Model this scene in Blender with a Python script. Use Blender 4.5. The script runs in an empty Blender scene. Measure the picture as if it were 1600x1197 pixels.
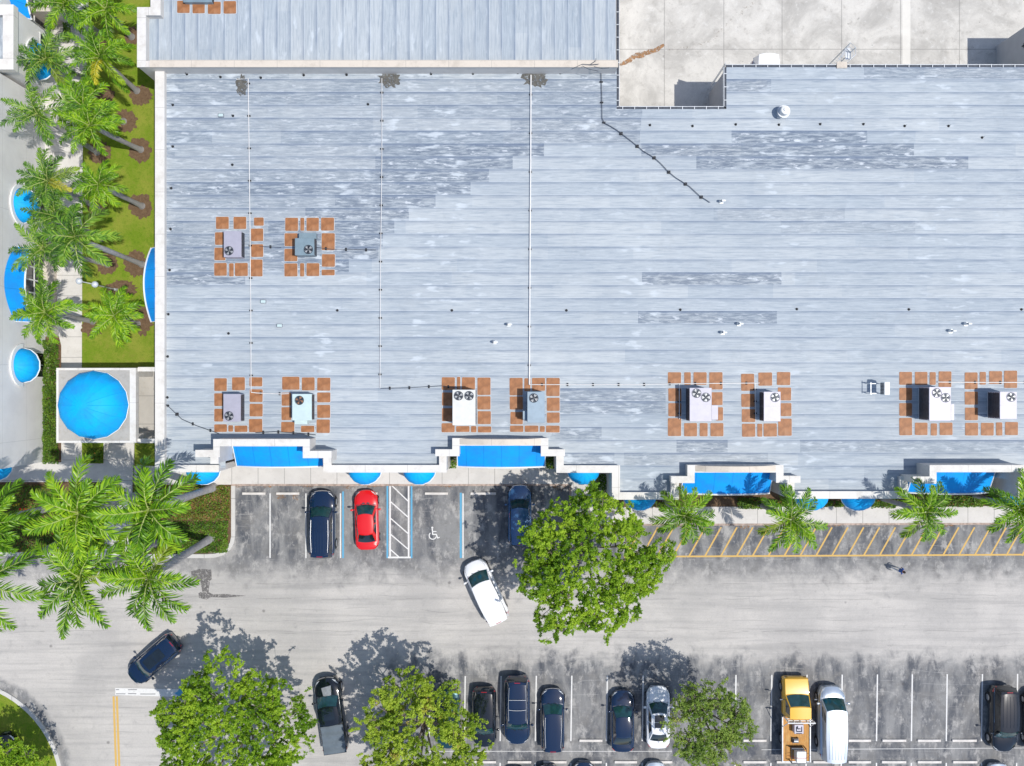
import bpy, math, random
import numpy as np
from mathutils import Vector, Matrix, noise as mnoise
random.seed(7)
R_ = math.radians
S = bpy.context.scene
COL = S.collection
H = 68.0                                    # height of the drone above the car park

# ---------------------------------------------------------------- camera, sky, sun
cam = bpy.data.objects.new('camera', bpy.data.cameras.new('camera'))
COL.objects.link(cam)
cam.location = (0, 0, H)
cam.data.sensor_width = 36
cam.data.lens = 36 / (2 * 40.0 / H)
cam.data.clip_end = 2000
S.camera = cam

SUN_EL = R_(66)
shadow_dir = Vector((-0.957, 0.29, 0)).normalized()       # where shadows fall on the ground
sun_vec = Vector((-shadow_dir.x * math.cos(SUN_EL), -shadow_dir.y * math.cos(SUN_EL), math.sin(SUN_EL)))
world = bpy.data.worlds.new('World'); S.world = world; world.use_nodes = True
wn = world.node_tree
sky = wn.nodes.new('ShaderNodeTexSky'); sky.sky_type = 'NISHITA'; sky.sun_disc = False
sky.sun_elevation = SUN_EL
sky.sun_rotation = math.atan2(sun_vec.x, sun_vec.y)
wn.links.new(sky.outputs[0], wn.nodes['Background'].inputs[0])
wn.nodes['Background'].inputs[1].default_value = 0.15
sl = bpy.data.lights.new('sun', 'SUN'); sl.energy = 3.9; sl.angle = R_(0.5); sl.color = (1, 0.965, 0.9)
sun = bpy.data.objects.new('sun', sl); COL.objects.link(sun)
sun.rotation_euler = sun_vec.to_track_quat('Z', 'Y').to_euler()
sun.location = (30, -10, 60)
S.view_settings.view_transform = 'Standard'; S.view_settings.look = 'None'
S.view_settings.gamma = 1; S.view_settings.exposure = -0.1

# ---------------------------------------------------------------- helpers
def at(px, py, z=0.0):
    """world point at height z that stands under a place of the survey photo"""
    k = (H - z) / H / 20.0
    return Vector(((px - 800) * k, -(py - 598.5) * k, z))
def ax(px, z=0.0): return (px - 800) * (H - z) / H / 20.0
def ay(py, z=0.0): return -(py - 598.5) * (H - z) / H / 20.0

def tag(o, label=None, cat=None, group=None, kind=None):
    if label: o['label'] = label
    if cat: o['category'] = cat
    if group: o['group'] = group
    if kind: o['kind'] = kind
    return o
def empty(name, loc, rz=0, label=None, cat=None, group=None):
    o = bpy.data.objects.new(name, None); COL.objects.link(o)
    o.empty_display_size = 0.3
    o.location = loc; o.rotation_euler = (0, 0, rz)
    return tag(o, label, cat, group)

class MB:
    def __init__(s): s.v = []; s.f = []; s.m = []
    def add(s, vs, fs, m=0):
        b = len(s.v); s.v += [tuple(v) for v in vs]
        for f in fs: s.f.append([i + b for i in f]); s.m.append(m)
        return s
    def box(s, x0, x1, y0, y1, z0, z1, m=0, bev=0.0):
        if x0 > x1: x0, x1 = x1, x0
        if y0 > y1: y0, y1 = y1, y0
        if bev > 0:
            return s.prism([(x0+bev,y0),(x1-bev,y0),(x1,y0+bev),(x1,y1-bev),(x1-bev,y1),(x0+bev,y1),(x0,y1-bev),(x0,y0+bev)], z0, z1, m, bev)
        return s.add([(x0,y0,z0),(x1,y0,z0),(x1,y1,z0),(x0,y1,z0),(x0,y0,z1),(x1,y0,z1),(x1,y1,z1),(x0,y1,z1)],
            [(0,3,2,1),(4,5,6,7),(0,1,5,4),(1,2,6,5),(2,3,7,6),(3,0,4,7)], m)
    def prism(s, poly, z0, z1, m=0, top_in=0.0):
        n = len(poly)
        a = sum(poly[i][0]*poly[(i+1)%n][1]-poly[(i+1)%n][0]*poly[i][1] for i in range(n))
        if a < 0: poly = poly[::-1]
        if top_in > 0:
            cx = sum(p[0] for p in poly)/n; cy = sum(p[1] for p in poly)/n
            top = []
            for p in poly:
                d = math.hypot(p[0]-cx, p[1]-cy) or 1
                k = (d-top_in)/d
                top.append((cx+(p[0]-cx)*k, cy+(p[1]-cy)*k))
            vs = [(p[0],p[1],z0) for p in poly]+[(p[0],p[1],z1-top_in*.7) for p in poly]+[(p[0],p[1],z1) for p in top]
            fs = [list(range(n))[::-1], list(range(2*n,3*n))]
            for r in (0,1):
                for i in range(n):
                    j=(i+1)%n; fs.append((r*n+i, r*n+j, (r+1)*n+j, (r+1)*n+i))
            return s.add(vs, fs, m)
        vs = [(p[0],p[1],z0) for p in poly]+[(p[0],p[1],z1) for p in poly]
        fs = [list(range(n))[::-1], list(range(n,2*n))]+[(i,(i+1)%n,n+(i+1)%n,n+i) for i in range(n)]
        return s.add(vs, fs, m)
    def sheet(s, poly, z, m=0):
        n = len(poly)
        a = sum(poly[i][0]*poly[(i+1)%n][1]-poly[(i+1)%n][0]*poly[i][1] for i in range(n))
        if a < 0: poly = poly[::-1]
        return s.add([(p[0],p[1],z) for p in poly], [list(range(n))], m)
    def cone(s, p0, p1, r0, r1, n=8, m=0, cap=True):
        p0 = Vector(p0); p1 = Vector(p1); d = (p1-p0).normalized()
        a = Vector((0,0,1)) if abs(d.z) < .9 else Vector((1,0,0))
        u = d.cross(a).normalized(); w = d.cross(u)
        vs = []
        for p, r in ((p0,r0),(p1,r1)):
            for i in range(n):
                t = 2*math.pi*i/n; vs.append(p+u*math.cos(t)*r+w*math.sin(t)*r)
        fs = [(i,n+i,n+(i+1)%n,(i+1)%n) for i in range(n)]
        if cap: fs += [list(range(n)), list(range(n,2*n))[::-1]]
        return s.add(vs, fs, m)
    def cyl(s, x, y, z0, z1, r, n=16, m=0, r1=None): return s.cone((x,y,z0),(x,y,z1),r,r if r1 is None else r1,n,m)
    def tube(s, pts, r, n=6, m=0):
        pts = [Vector(p) for p in pts]; rr = r if isinstance(r,(list,tuple)) else [r]*len(pts)
        vs = []
        for i,p in enumerate(pts):
            d = (pts[min(i+1,len(pts)-1)]-pts[max(i-1,0)]).normalized()
            a = Vector((0,0,1)) if abs(d.z) < .9 else Vector((1,0,0))
            u = d.cross(a).normalized(); w = d.cross(u)
            for k in range(n):
                t = 2*math.pi*k/n; vs.append(p+u*math.cos(t)*rr[i]+w*math.sin(t)*rr[i])
        fs = []
        for i in range(len(pts)-1):
            for k in range(n): fs.append((i*n+k,(i+1)*n+k,(i+1)*n+(k+1)%n,i*n+(k+1)%n))
        fs += [list(range(n)), list(range((len(pts)-1)*n,len(pts)*n))[::-1]]
        return s.add(vs, fs, m)
    def grid(s, fn, nu, nv, m=0):
        vs = [fn(i/nu, j/nv) for j in range(nv+1) for i in range(nu+1)]
        fs = [(j*(nu+1)+i, j*(nu+1)+i+1, (j+1)*(nu+1)+i+1, (j+1)*(nu+1)+i) for j in range(nv) for i in range(nu)]
        return s.add(vs, fs, m)
    def build(s, name, mats, parent=None, world=False, loc=None, smooth=None, rz=0):
        if not isinstance(mats,(list,tuple)): mats = [mats]
        me = bpy.data.meshes.new(name)
        vs = s.v
        off = Vector(parent.location) if (world and parent) else (Vector(loc) if (world and loc is not None) else None)
        if off is not None: vs = [(v[0]-off.x, v[1]-off.y, v[2]-off.z) for v in vs]
        me.from_pydata(vs, [], s.f)
        for m_ in mats: me.materials.append(m_)
        if len(mats) > 1: me.polygons.foreach_set('material_index', s.m)
        if smooth is not None:
            me.polygons.foreach_set('use_smooth', [True]*len(me.polygons)); me.set_sharp_from_angle(angle=R_(smooth))
        me.update()
        o = bpy.data.objects.new(name, me); COL.objects.link(o)
        if parent: o.parent = parent
        if loc is not None: o.location = loc
        if rz: o.rotation_euler = (0,0,rz)
        return o

def copy_tree(o, parent=None, kids=None):
    c = o.copy(); COL.objects.link(c); c.parent = parent
    for ch in KIDS(o): copy_tree(ch, c)
    return c
def KIDS(o): return [q for q in bpy.data.objects if q.parent == o]
def struct(o): o['kind'] = 'structure'; return o

# ---- node material helper
class NT:
    def __init__(s, name):
        s.mat = bpy.data.materials.new(name); s.mat.use_nodes = True
        s.t = s.mat.node_tree; s.b = s.t.nodes['Principled BSDF']
        s.co = None
    def n(s, typ, **kw):
        nd = s.t.nodes.new(typ)
        for k, v in kw.items(): setattr(nd, k, v)
        return nd
    def lk(s, a, b): s.t.links.new(a, b)
    def inp(s, sock, v):
        if isinstance(v, (int, float)): sock.default_value = v
        elif isinstance(v, (tuple, list)): sock.default_value = (*v, 1) if len(v) == 3 and sock.type == 'RGBA' else v
        else: s.lk(v, sock)
    def coord(s):                       # object coordinates (metres)
        if s.co is None: s.co = s.n('ShaderNodeTexCoord').outputs['Object']
        return s.co
    def pos(s):
        return s.n('ShaderNodeNewGeometry').outputs['Position']
    def xyz(s, v):
        o = s.n('ShaderNodeSeparateXYZ'); s.lk(v, o.inputs[0]); return o.outputs
    def vec(s, x, y, z=0.0):
        o = s.n('ShaderNodeCombineXYZ')
        for i, q in enumerate((x,y,z)): s.inp(o.inputs[i], q)
        return o.outputs[0]
    def m(s, op, a, b=0.0, c=None, clamp=False):
        o = s.n('ShaderNodeMath', operation=op, use_clamp=clamp)
        s.inp(o.inputs[0], a); s.inp(o.inputs[1], b)
        if c is not None: s.inp(o.inputs[2], c)
        return o.outputs[0]
    def rng(s, v, a, b, c=0.0, d=1.0, smooth=True):
        o = s.n('ShaderNodeMapRange'); o.interpolation_type = 'SMOOTHSTEP' if smooth else 'LINEAR'
        s.inp(o.inputs[0], v)
        for i, q in enumerate((a,b,c,d)): s.inp(o.inputs[i+1], q)
        return o.outputs[0]
    def noise(s, v, scale, detail=4, rough=.55, dist=0.0):
        o = s.n('ShaderNodeTexNoise'); s.lk(v, o.inputs['Vector'])
        o.inputs['Scale'].default_value = scale; o.inputs['Detail'].default_value = detail
        o.inputs['Roughness'].default_value = rough; o.inputs['Distortion'].default_value = dist
        return o.outputs['Fac']
    def white(s, v):
        o = s.n('ShaderNodeTexWhiteNoise', noise_dimensions='3D'); s.lk(v, o.inputs['Vector']); return o.outputs['Value']
    def scale(s, v, x, y, z=1.0):
        o = s.n('ShaderNodeVectorMath', operation='MULTIPLY'); s.lk(v, o.inputs[0]); o.inputs[1].default_value = (x,y,z); return o.outputs[0]
    def mix(s, f, a, b, mode='MIX'):
        o = s.n('ShaderNodeMix', data_type='RGBA', blend_type=mode)
        s.inp(o.inputs[0], f); s.inp(o.inputs[6], a); s.inp(o.inputs[7], b)
        return o.outputs[2]
    def out(s, col=None, rough=None, metal=None, bump=None, bstr=.3, bdist=.02, spec=None, coat=None):
        if col is not None: s.inp(s.b.inputs['Base Color'], col)
        if rough is not None: s.inp(s.b.inputs['Roughness'], rough)
        if metal is not None: s.inp(s.b.inputs['Metallic'], metal)
        if spec is not None: s.inp(s.b.inputs['Specular IOR Level'], spec)
        if coat is not None: s.b.inputs['Coat Weight'].default_value = coat; s.b.inputs['Coat Roughness'].default_value = .03
        if bump is not None:
            b = s.n('ShaderNodeBump'); b.inputs['Strength'].default_value = bstr; b.inputs['Distance'].default_value = bdist
            s.lk(bump, b.inputs['Height']); s.lk(b.outputs[0], s.b.inputs['Normal'])
        return s.mat

def simple(name, c, rough=.6, var=.12, scale=3.0, metal=0.0, coat=None, spec=None, dirt=None):
    """plain material with a little procedural unevenness"""
    t = NT(name)
    f = t.noise(t.coord(), scale, 5)
    lo = tuple(x*(1-var) for x in c); hi = tuple(min(1, x*(1+var)) for x in c)
    col = t.mix(t.rng(f, .3, .7), lo, hi)
    if dirt:
        g = t.noise(t.coord(), scale*.35, 6, .65)
        col = t.mix(t.rng(g, .5, .75, 0, .55), col, dirt)
    return t.out(col, rough, metal, spec=spec, coat=coat)

M = {}
M['coping'] = simple('white_coping', (.70,.675,.645), .6, .06, 2.5, dirt=(.55,.52,.48))
M['coping_tan'] = simple('tan_coping', (.66,.58,.49), .6, .08, 2.0, dirt=(.5,.43,.36))
M['wall'] = simple('stucco_wall', (.62,.59,.56), .8, .05, 1.2)
M['wall_grey'] = simple('grey_stucco', (.46,.46,.47), .8, .05, 1.0)
M['fabric'] = simple('blue_awning_fabric', (.005,.25,.80), .55, .1, 1.2, spec=.2)
M['fabric_dome'] = simple('bright_blue_fabric', (.004,.33,.88), .5, .1, .8, spec=.3)
def fabric(name, c, pitch, axis=0):
    t = NT(name); p = t.pos(); x,y,_ = t.xyz(p)
    f = t.noise(p, .9, 6, .65); g = t.noise(p, 6, 5, .7)
    col = t.mix(t.rng(f, .35, .7), c, (c[0]+.012, c[1]*.78, c[2]*.86)); col = t.mix(t.rng(g, .58, .8, 0, .35), col, (.10,.34,.66))
    if pitch:
        s_ = t.m('FRACT', t.m('DIVIDE', t.m('ADD', (x, y)[axis], 500.0), pitch))
        col = t.mix(t.m('MULTIPLY', t.m('LESS_THAN', t.m('MULTIPLY', s_, pitch), .05), .45), col, (c[0], c[1]*.45, c[2]*.5))
    return t.out(col, .6, bump=g, bstr=.3, bdist=.02, spec=.2)
M['fabric'] = fabric('blue_awning_fabric', (.004,.34,.88), 1.3)
M['fabric_side'] = fabric('blue_side_awning_fabric', (.004,.34,.88), 1.4, 1)
M['fabric_dome'] = fabric('bright_blue_fabric', (.003,.44,.92), None)
def coping_mat(name, c, dirt):
    t = NT(name); p = t.pos(); x,y,_ = t.xyz(p)
    f = t.noise(p, 1.1, 7, .7); g = t.noise(p, 7, 5, .7)
    col = t.mix(t.rng(f, .45, .72, 0, .8), c, dirt); col = t.mix(t.rng(g, .58, .8, 0, .5), col, tuple(q*.7 for q in dirt))
    j = None
    for v in (x, y):
        a = t.m('LESS_THAN', t.m('MULTIPLY', t.m('FRACT', t.m('DIVIDE', t.m('ADD', v, 300.37), 3.05)), 3.05), .035)
        j = a if j is None else t.m('MAXIMUM', j, a)
    return t.out(t.mix(t.m('MULTIPLY', j, .5), col, (.3,.28,.26)), .7)
M['coping'] = coping_mat('white_coping', (.72,.695,.66), (.57,.535,.49))
M['coping_tan'] = coping_mat('tan_coping', (.66,.585,.50), (.5,.44,.37))
M['white_trim'] = simple('white_trim', (.82,.82,.8), .5, .03)
M['concrete_cap'] = None
M['metal_dark'] = simple('dark_metal', (.06,.07,.09), .45, .2, 6, .5)
M['metal_grey'] = simple('grey_metal', (.35,.37,.4), .4, .15, 5, .6)
M['galv'] = simple('galvanised_metal', (.62,.64,.66), .4, .1, 5, .3)
M['pvc'] = simple('white_pipe_plastic', (.78,.76,.74), .5, .08, 4)
M['cable'] = simple('dark_cable', (.05,.06,.08), .6, .2, 4)
M['rubber'] = simple('black_rubber', (.018,.018,.02), .75, .2, 10)
M['tyre'] = M['rubber']
M['rim'] = simple('alloy_rim', (.5,.51,.53), .3, .1, 8, .8)
M['glass'] = simple('tinted_glass', (.012,.055,.06), .04, .25, 2.5, coat=1)
M['glass_dark'] = simple('dark_glass', (.008,.015,.022), .04, .2, 2.5, coat=1)
M['red_light'] = simple('red_light_lens', (.45,.01,.015), .15, .1, 8, coat=1)
M['head_light'] = simple('clear_light_lens', (.75,.78,.8), .12, .1, 8, coat=1)
M['chrome'] = simple('chrome_trim', (.7,.72,.75), .15, .05, 8, .9)
M['palm_trunk'] = None

def car_paint(name, c, metal=.3, rough=.25):
    t = NT(name)
    g = t.noise(t.coord(), 1.6, 5, .6)
    col = t.mix(t.rng(g, .35, .75, 0, .2), c, tuple(min(1, x*1.15+.004) for x in c))
    r = rough
    return t.out(col, r, metal, coat=1.0)
P = dict(black=car_paint('black_paint', (.004,.007,.012), .0, .12), navy=car_paint('navy_paint', (.002,.015,.05), .0, .10),
    blue=car_paint('blue_paint', (.04,.12,.26), .3, .2), red=car_paint('red_paint', (.72,.006,.008), .0, .3),
    white=car_paint('white_paint', (.86,.86,.87), 0, .3), teal=car_paint('teal_paint', (.01,.06,.075), .4, .3),
    silver=car_paint('silver_paint', (.55,.62,.7), .6, .3), yellow=car_paint('yellow_paint', (.8,.43,.008), 0, .35),
    grey=car_paint('grey_paint', (.12,.14,.16), .5, .3))

# concrete and asphalt
def concrete(name, c, joint=None, off=(0,0), stain=.35, jw=.025, jc=None, bump=.2):
    t = NT(name); p = t.pos()
    f = t.noise(p, .45, 8, .62); g = t.noise(p, 3.5, 6, .65); k = t.noise(p, 26, 3, .6)
    col = t.mix(t.rng(f, .35, .7, 0, stain*1.4), c, tuple(x*.72 for x in c))
    col = t.mix(t.rng(g, .5, .78, 0, stain), col, (c[0]*.6, c[1]*.57, c[2]*.52))
    col = t.mix(t.rng(k, .35, .75, 0, .16), col, tuple(x*.6 for x in c))
    if joint:
        x, y, _ = t.xyz(p)
        def jl(v, d, o):
            a = t.m('FRACT', t.m('DIVIDE', t.m('ADD', v, 1000.0-o), d))
            return t.m('LESS_THAN', t.m('MULTIPLY', t.m('MINIMUM', a, t.m('SUBTRACT', 1.0, a)), d), jw)
        j = None
        if joint[0]: j = jl(x, joint[0], off[0])
        if joint[1]:
            j2 = jl(y, joint[1], off[1]); j = j2 if j is None else t.m('MAXIMUM', j, j2)
        col = t.mix(t.m('MULTIPLY', j, .75), col, jc or tuple(x_*.42 for x_ in c))
    return t.out(col, .85, bump=k, bstr=bump, bdist=.01)
M['sidewalk'] = concrete('sidewalk_concrete', (.66,.63,.595), (2.05, None), (0.3, 0))
M['walk'] = concrete('path_concrete', (.68,.65,.61), (None, 1.6), (0, .4))
M['kerb'] = concrete('kerb_concrete', (.62,.6,.57), (3.0, 3.0), (1,1), .3)
M['concrete_cap'] = concrete('weathered_concrete', (.46,.44,.41), None, stain=.6)
M['floor'] = concrete('pavilion_floor', (.5,.47,.43), (2.2,2.2), (.3,.2), .4)

def yard_mat():
    t = NT('yard_concrete'); p = t.pos(); x,y,_ = t.xyz(p)
    c = (.66,.63,.58)
    f = t.noise(p, .28, 8, .65, .6); g = t.noise(p, 1.7, 7, .68, .3); k = t.noise(p, 22, 4, .6)
    col = t.mix(t.rng(f, .35, .68, 0, .8), (.66,.635,.59), (.37,.355,.33))
    col = t.mix(t.rng(g, .52, .75, 0, .6), col, (.30,.28,.25))
    col = t.mix(t.rng(g, .46, .30, 0, .5), col, (.74,.73,.70))
    col = t.mix(t.rng(k, .45, .8, 0, .35), col, (.3,.29,.27))
    # blemishes
    bl = t.noise(p, 2.6, 2, .5)
    col = t.mix(t.rng(bl, .72, .76, 0, .55), col, (.25,.24,.22))
    # joints
    def line(v, o, w, d=None):
        if d is None: a = t.m('ABSOLUTE', t.m('SUBTRACT', v, o)); return t.m('LESS_THAN', a, w)
    j = None
    for px_ in (1038, 1131, 1222, 1315, 1407, 1499):
        q = line(x, ax(px_, -1.2), .028); j = q if j is None else t.m('MAXIMUM', j, q)
    q = line(y, ay(77, -1.2), .028); j = t.m('MAXIMUM', j, q)
    col = t.mix(t.m('MULTIPLY', j, .6), col, (.2,.19,.18))
    # pale drain strip
    st = t.m('MULTIPLY', t.rng(x, ax(1409,-1.2), ax(1411,-1.2)), t.rng(x, ax(1424,-1.2), ax(1421,-1.2)))
    col = t.mix(t.m('MULTIPLY', st, .7), col, (.78,.75,.69))
    return t.out(col, .85, bump=k, bstr=.2, bdist=.01)
M['yard'] = yard_mat()

def asphalt_mat():
    t = NT('worn_asphalt'); p = t.pos(); x,y,_ = t.xyz(p)
    big = t.noise(p, .16, 8, .62, .4); med = t.noise(p, .8, 7, .65, .3); fine = t.noise(p, 9, 5, .7); grit = t.noise(p, 45, 2, .6)
    streak = t.noise(t.scale(p, .75, .22), 1.0, 7, .65, .5)           # wear that runs along the stalls
    hst = t.noise(t.scale(p, .06, 1.2), 1.4, 6, .65)             # wear along the lane
    w = t.m('MULTIPLY', t.m('SUBTRACT', med, .5), 4.5)           # wobble of the edges in metres
    w2 = t.m('ADD', w, t.m('MULTIPLY', t.m('SUBTRACT', streak, .5), 2.2))
    yy = t.m('ADD', y, w2); xx = t.m('ADD', x, w)
    # stalls north of the lane
    a = t.m('MULTIPLY', t.rng(yy, ay(925), ay(865)), t.rng(xx, ax(340), ax(372)))
    # stalls south of the lane
    b = t.m('MULTIPLY', t.rng(yy, ay(1010), ay(1050)), t.rng(xx, ax(545), ax(640)))
    # dark rim outside the round kerb, bottom left
    d0 = t.n('ShaderNodeVectorMath', operation='DISTANCE'); t.lk(p, d0.inputs[0]); d0.inputs[1].default_value = (ax(-74), ay(1234), 0)
    rr = t.m('ADD', d0.outputs['Value'], t.m('MULTIPLY', w, .25))
    c = t.m('MULTIPLY', t.rng(rr, 9.75, 9.2), t.rng(rr, 8.3, 8.5))
    c2 = t.m('MULTIPLY', t.rng(yy, ay(905), ay(885)), t.m('LESS_THAN', x, ax(372)))
    dark = t.m('MAXIMUM', t.m('MAXIMUM', a, b), t.m('MAXIMUM', t.m('MULTIPLY', c, .85), t.m('MULTIPLY', c2, .6)))
    # lane
    lane = t.mix(t.rng(big, .35, .68), (.565,.535,.50), (.45,.43,.408))
    lane = t.mix(t.rng(hst, .42, .72, 0, .5), lane, (.32,.31,.30))
    lane = t.mix(t.rng(med, .56, .78, 0, .5), lane, (.27,.262,.258))
    dk = t.mix(t.rng(streak, .36, .62), (.085,.092,.108), (.27,.268,.265))
    dk = t.mix(t.rng(med, .46, .66, 0, .8), dk, (.19,.185,.18))
    dk = t.mix(t.rng(t.noise(t.scale(p, .9, .5), 1.3, 8, .74),   .50, .66, 0, .9), dk, (.44,.425,.405))
    dk = t.mix(t.rng(fine, .62, .8, 0, .5), dk, (.36,.345,.32))
    col = t.mix(dark, lane, dk)
    col = t.mix(t.rng(fine, .35, .7, 0, .14), col, (.15,.145,.14))
    col = t.mix(t.rng(grit, .55, .8, 0, .25), col, (.12,.12,.12))
    # long cracks and paving seams along the lane
    for py_, amp in ((936, .12), (986, .1), (1056,.05), (912,.1)):
        q = t.m('ABSOLUTE', t.m('SUBTRACT', t.m('ADD', y, t.m('MULTIPLY', t.m('SUBTRACT', t.noise(p, .5, 5), .5), amp*3)), ay(py_)))
        ok = t.rng(t.noise(t.scale(p, .25, .05), 1.0, 3), .47, .52)
        if py_ == 1056: ok = t.m('GREATER_THAN', x, ax(650))
        col = t.mix(t.m('MULTIPLY', t.m('MULTIPLY', t.rng(q, .05, .01), ok), .32), col, (.16,.155,.15))
    # long soft wheel tracks and pale worn scrapes across the lane
    sw = t.noise(t.scale(p, .05, .9), 1.0, 5, .6, 1.2); col = t.mix(t.m('MULTIPLY', t.rng(sw, .54, .66), .28), col, (.25,.245,.24))
    mt = t.noise(p, 2.4, 8, .75, .2); col = t.mix(t.m('MULTIPLY', t.rng(mt, .54, .72), .35), col, (.24,.235,.23)); col = t.mix(t.m('MULTIPLY', t.rng(mt, .46, .3), .3), col, (.55,.53,.51))
    # tyre scuffs: thin arcs from distorted rings
    v = t.n('ShaderNodeTexWave', wave_type='RINGS'); v.inputs['Scale'].default_value = .33; v.inputs['Distortion'].default_value = 5
    v.inputs['Detail'].default_value = 2; v.inputs['Detail Scale'].default_value = .35; t.lk(p, v.inputs[0])
    sc = t.m('MULTIPLY', t.rng(v.outputs['Fac'], .985, 1.0), t.rng(t.noise(p, .35, 3), .5, .62))
    col = t.mix(t.m('MULTIPLY', sc, .35), col, t.mix(dark, (.2,.195,.19), (.42,.41,.4)))
    # oil drops
    vo = t.n('ShaderNodeTexVoronoi'); vo.inputs['Scale'].default_value = .42; t.lk(p, vo.inputs['Vector'])
    od = t.m('MULTIPLY', t.rng(vo.outputs['Distance'], .075, .02), t.m('GREATER_THAN', t.xyz(vo.outputs['Color'])[0], .62))
    col = t.mix(t.m('MULTIPLY', od, .55), col, (.09,.085,.085))
    return t.out(col, .9, bump=grit, bstr=.25, bdist=.01, spec=.2)
M['asphalt'] = asphalt_mat()

def paint_mat(name, c, wear=.5):
    t = NT(name); p = t.pos()
    f = t.noise(p, 6, 7, .7)
    return t.out(t.mix(t.rng(f, .52, .72, 0, wear), c, (.3,.29,.28)), .7)
M['line_white'] = paint_mat('white_line_paint', (.72,.71,.69), .55)
M['line_blue'] = paint_mat('blue_line_paint', (.1,.36,.56), .5)
M['line_yellow'] = paint_mat('yellow_line_paint', (.62,.39,.10), .75)

def grass_mat():
    t = NT('lawn_grass'); p = t.pos()
    a = t.noise(p, .5, 6, .6); b = t.noise(p, 4, 6, .75); c = t.noise(t.scale(p, 1, 1.6), 22, 4, .8)
    col = t.mix(t.rng(a, .35, .68), (.19,.29,.022), (.30,.34,.05))
    col = t.mix(t.rng(b, .48, .75, 0, .75), col, (.30,.28,.06))
    col = t.mix(t.rng(b, .48, .3, 0, .5), col, (.07,.15,.012))
    col = t.mix(t.rng(c, .4, .7, 0, .6), col, (.05,.10,.008))
    return t.out(col, .9, bump=c, bstr=.8, bdist=.05, spec=.1)
M['grass'] = grass_mat()
def mulch_mat():
    t = NT('mulch'); p = t.pos()
    b = t.noise(p, 6, 7, .8); c = t.noise(p, 30, 3, .8)
    col = t.mix(t.rng(b, .35, .7), (.13,.075,.04), (.23,.15,.085)); col = t.mix(t.rng(c, .45,.7,0,.7), col, (.055,.035,.022))
    return t.out(col, .95, bump=c, bstr=.8, bdist=.05)
M['mulch'] = mulch_mat()

# roof membrane: wear comes from the felt sheets themselves (attribute), streaks follow the sheet direction
def roof_mat(name, along_x=True, pitch=.93):
    t = NT(name); p = t.pos(); x,y,_ = t.xyz(p)
    if not along_x: x, y = y, x
    v = t.vec(x, y)
    at_ = t.n('ShaderNodeAttribute', attribute_name='sheet'); cr = t.n('ShaderNodeSeparateColor'); t.lk(at_.outputs['Color'], cr.inputs[0])
    wear, tone, rowpos = cr.outputs[0], cr.outputs[1], cr.outputs[2]
    s1 = t.noise(t.scale(v, .55, 9), 1.0, 6, .65, .4); s2 = t.noise(t.scale(v, .42, 3.2), 2.2, 8, .72, .3)
    big = t.noise(v, .13, 5, .6); fine = t.noise(t.scale(v, 3, 14), 2.2, 5, .75)
    base = t.mix(t.rng(big, .3, .7), (.55,.582,.595), (.455,.492,.518))
    base = t.mix(t.m('MULTIPLY', tone, .55), base, (.355,.42,.485))
    # light streaks everywhere
    base = t.mix(t.rng(s1, .46, .68, 0, .5), base, (.24,.30,.37))
    base = t.mix(t.rng(s1, .44, .28, 0, .4), base, (.60,.665,.73))
    # heavy wear
    wf = t.m('MULTIPLY', wear, t.rng(s2, .36, .60, .12, 1.0))
    base = t.mix(t.m('MULTIPLY', wf, .85), base, (.115,.15,.21))
    wf2 = t.m('MULTIPLY', wear, t.rng(fine, .52, .72))
    base = t.mix(t.m('MULTIPLY', wf2, .55), base, (.08,.11,.165))
    # scuffed lap along the upper side of each sheet, pale line between
    lap = t.rng(rowpos, .66, .99)
    ln = t.m('MULTIPLY', lap, t.rng(t.noise(t.scale(v, .35, 2), 1.0, 4, .6), .3, .62, .15, 1.0))
    base = t.mix(t.m('MULTIPLY', ln, t.m('ADD', .5, t.m('MULTIPLY', wear, .4))), base, (.15,.195,.28))
    base = t.mix(t.m('MULTIPLY', t.rng(rowpos, .06, .0), .4), base, (.6,.67,.74))
    # bright touch-up patches, stretched along the sheet, gathered in bands across the roof
    pt = t.noise(t.scale(v, .62, 1.9), 1.0, 4, .5, .0); pb = t.noise(t.scale(v, .17, .04), 1.0, 2, .5)
    col_b = t.rng(pb, .46, .62)
    pf = t.m('MULTIPLY', t.rng(pt, .56, .68), t.m('ADD', t.m('MULTIPLY', col_b, .8), t.m('MULTIPLY', wear, .45), clamp=True))
    pf = t.m('MULTIPLY', pf, t.rng(rowpos, .97, .85))
    base = t.mix(t.m('MULTIPLY', pf, .62), base, (.66,.715,.76))
    chalk = t.noise(t.scale(v, .5, 1.5), 1.9, 5, .6)
    base = t.mix(t.m('MULTIPLY', t.m('MULTIPLY', t.rng(chalk, .58, .66), t.rng(rowpos, .92, .8)), t.m('MULTIPLY', wear, .75)), base, (.66,.70,.74))
    base = t.mix(t.m('MULTIPLY', t.rng(rowpos, .9, .99), t.m('ADD', .12, t.m('MULTIPLY', wear, .45))), base, (.10,.14,.20))
    pond = t.noise(v, .32, 4, .55); pe = t.m('MULTIPLY', t.rng(pond, .60, .62), t.rng(pond, .66, .63))
    base = t.mix(t.m('MULTIPLY', pe, .08), base, (.25,.27,.28))
    gr = t.noise(v, 35, 3, .7)
    base = t.mix(t.rng(gr, .5, .8, 0, .22), base, (.2,.25,.34))
    return t.out(base, .7, bump=t.m('ADD', t.m('MULTIPLY', rowpos, .6), t.m('MULTIPLY', fine, .4)), bstr=.35, bdist=.01, spec=.25)
M['roof_x'] = roof_mat('roof_membrane_long', True)
M['roof_y'] = roof_mat('roof_membrane_cross', False)

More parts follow.
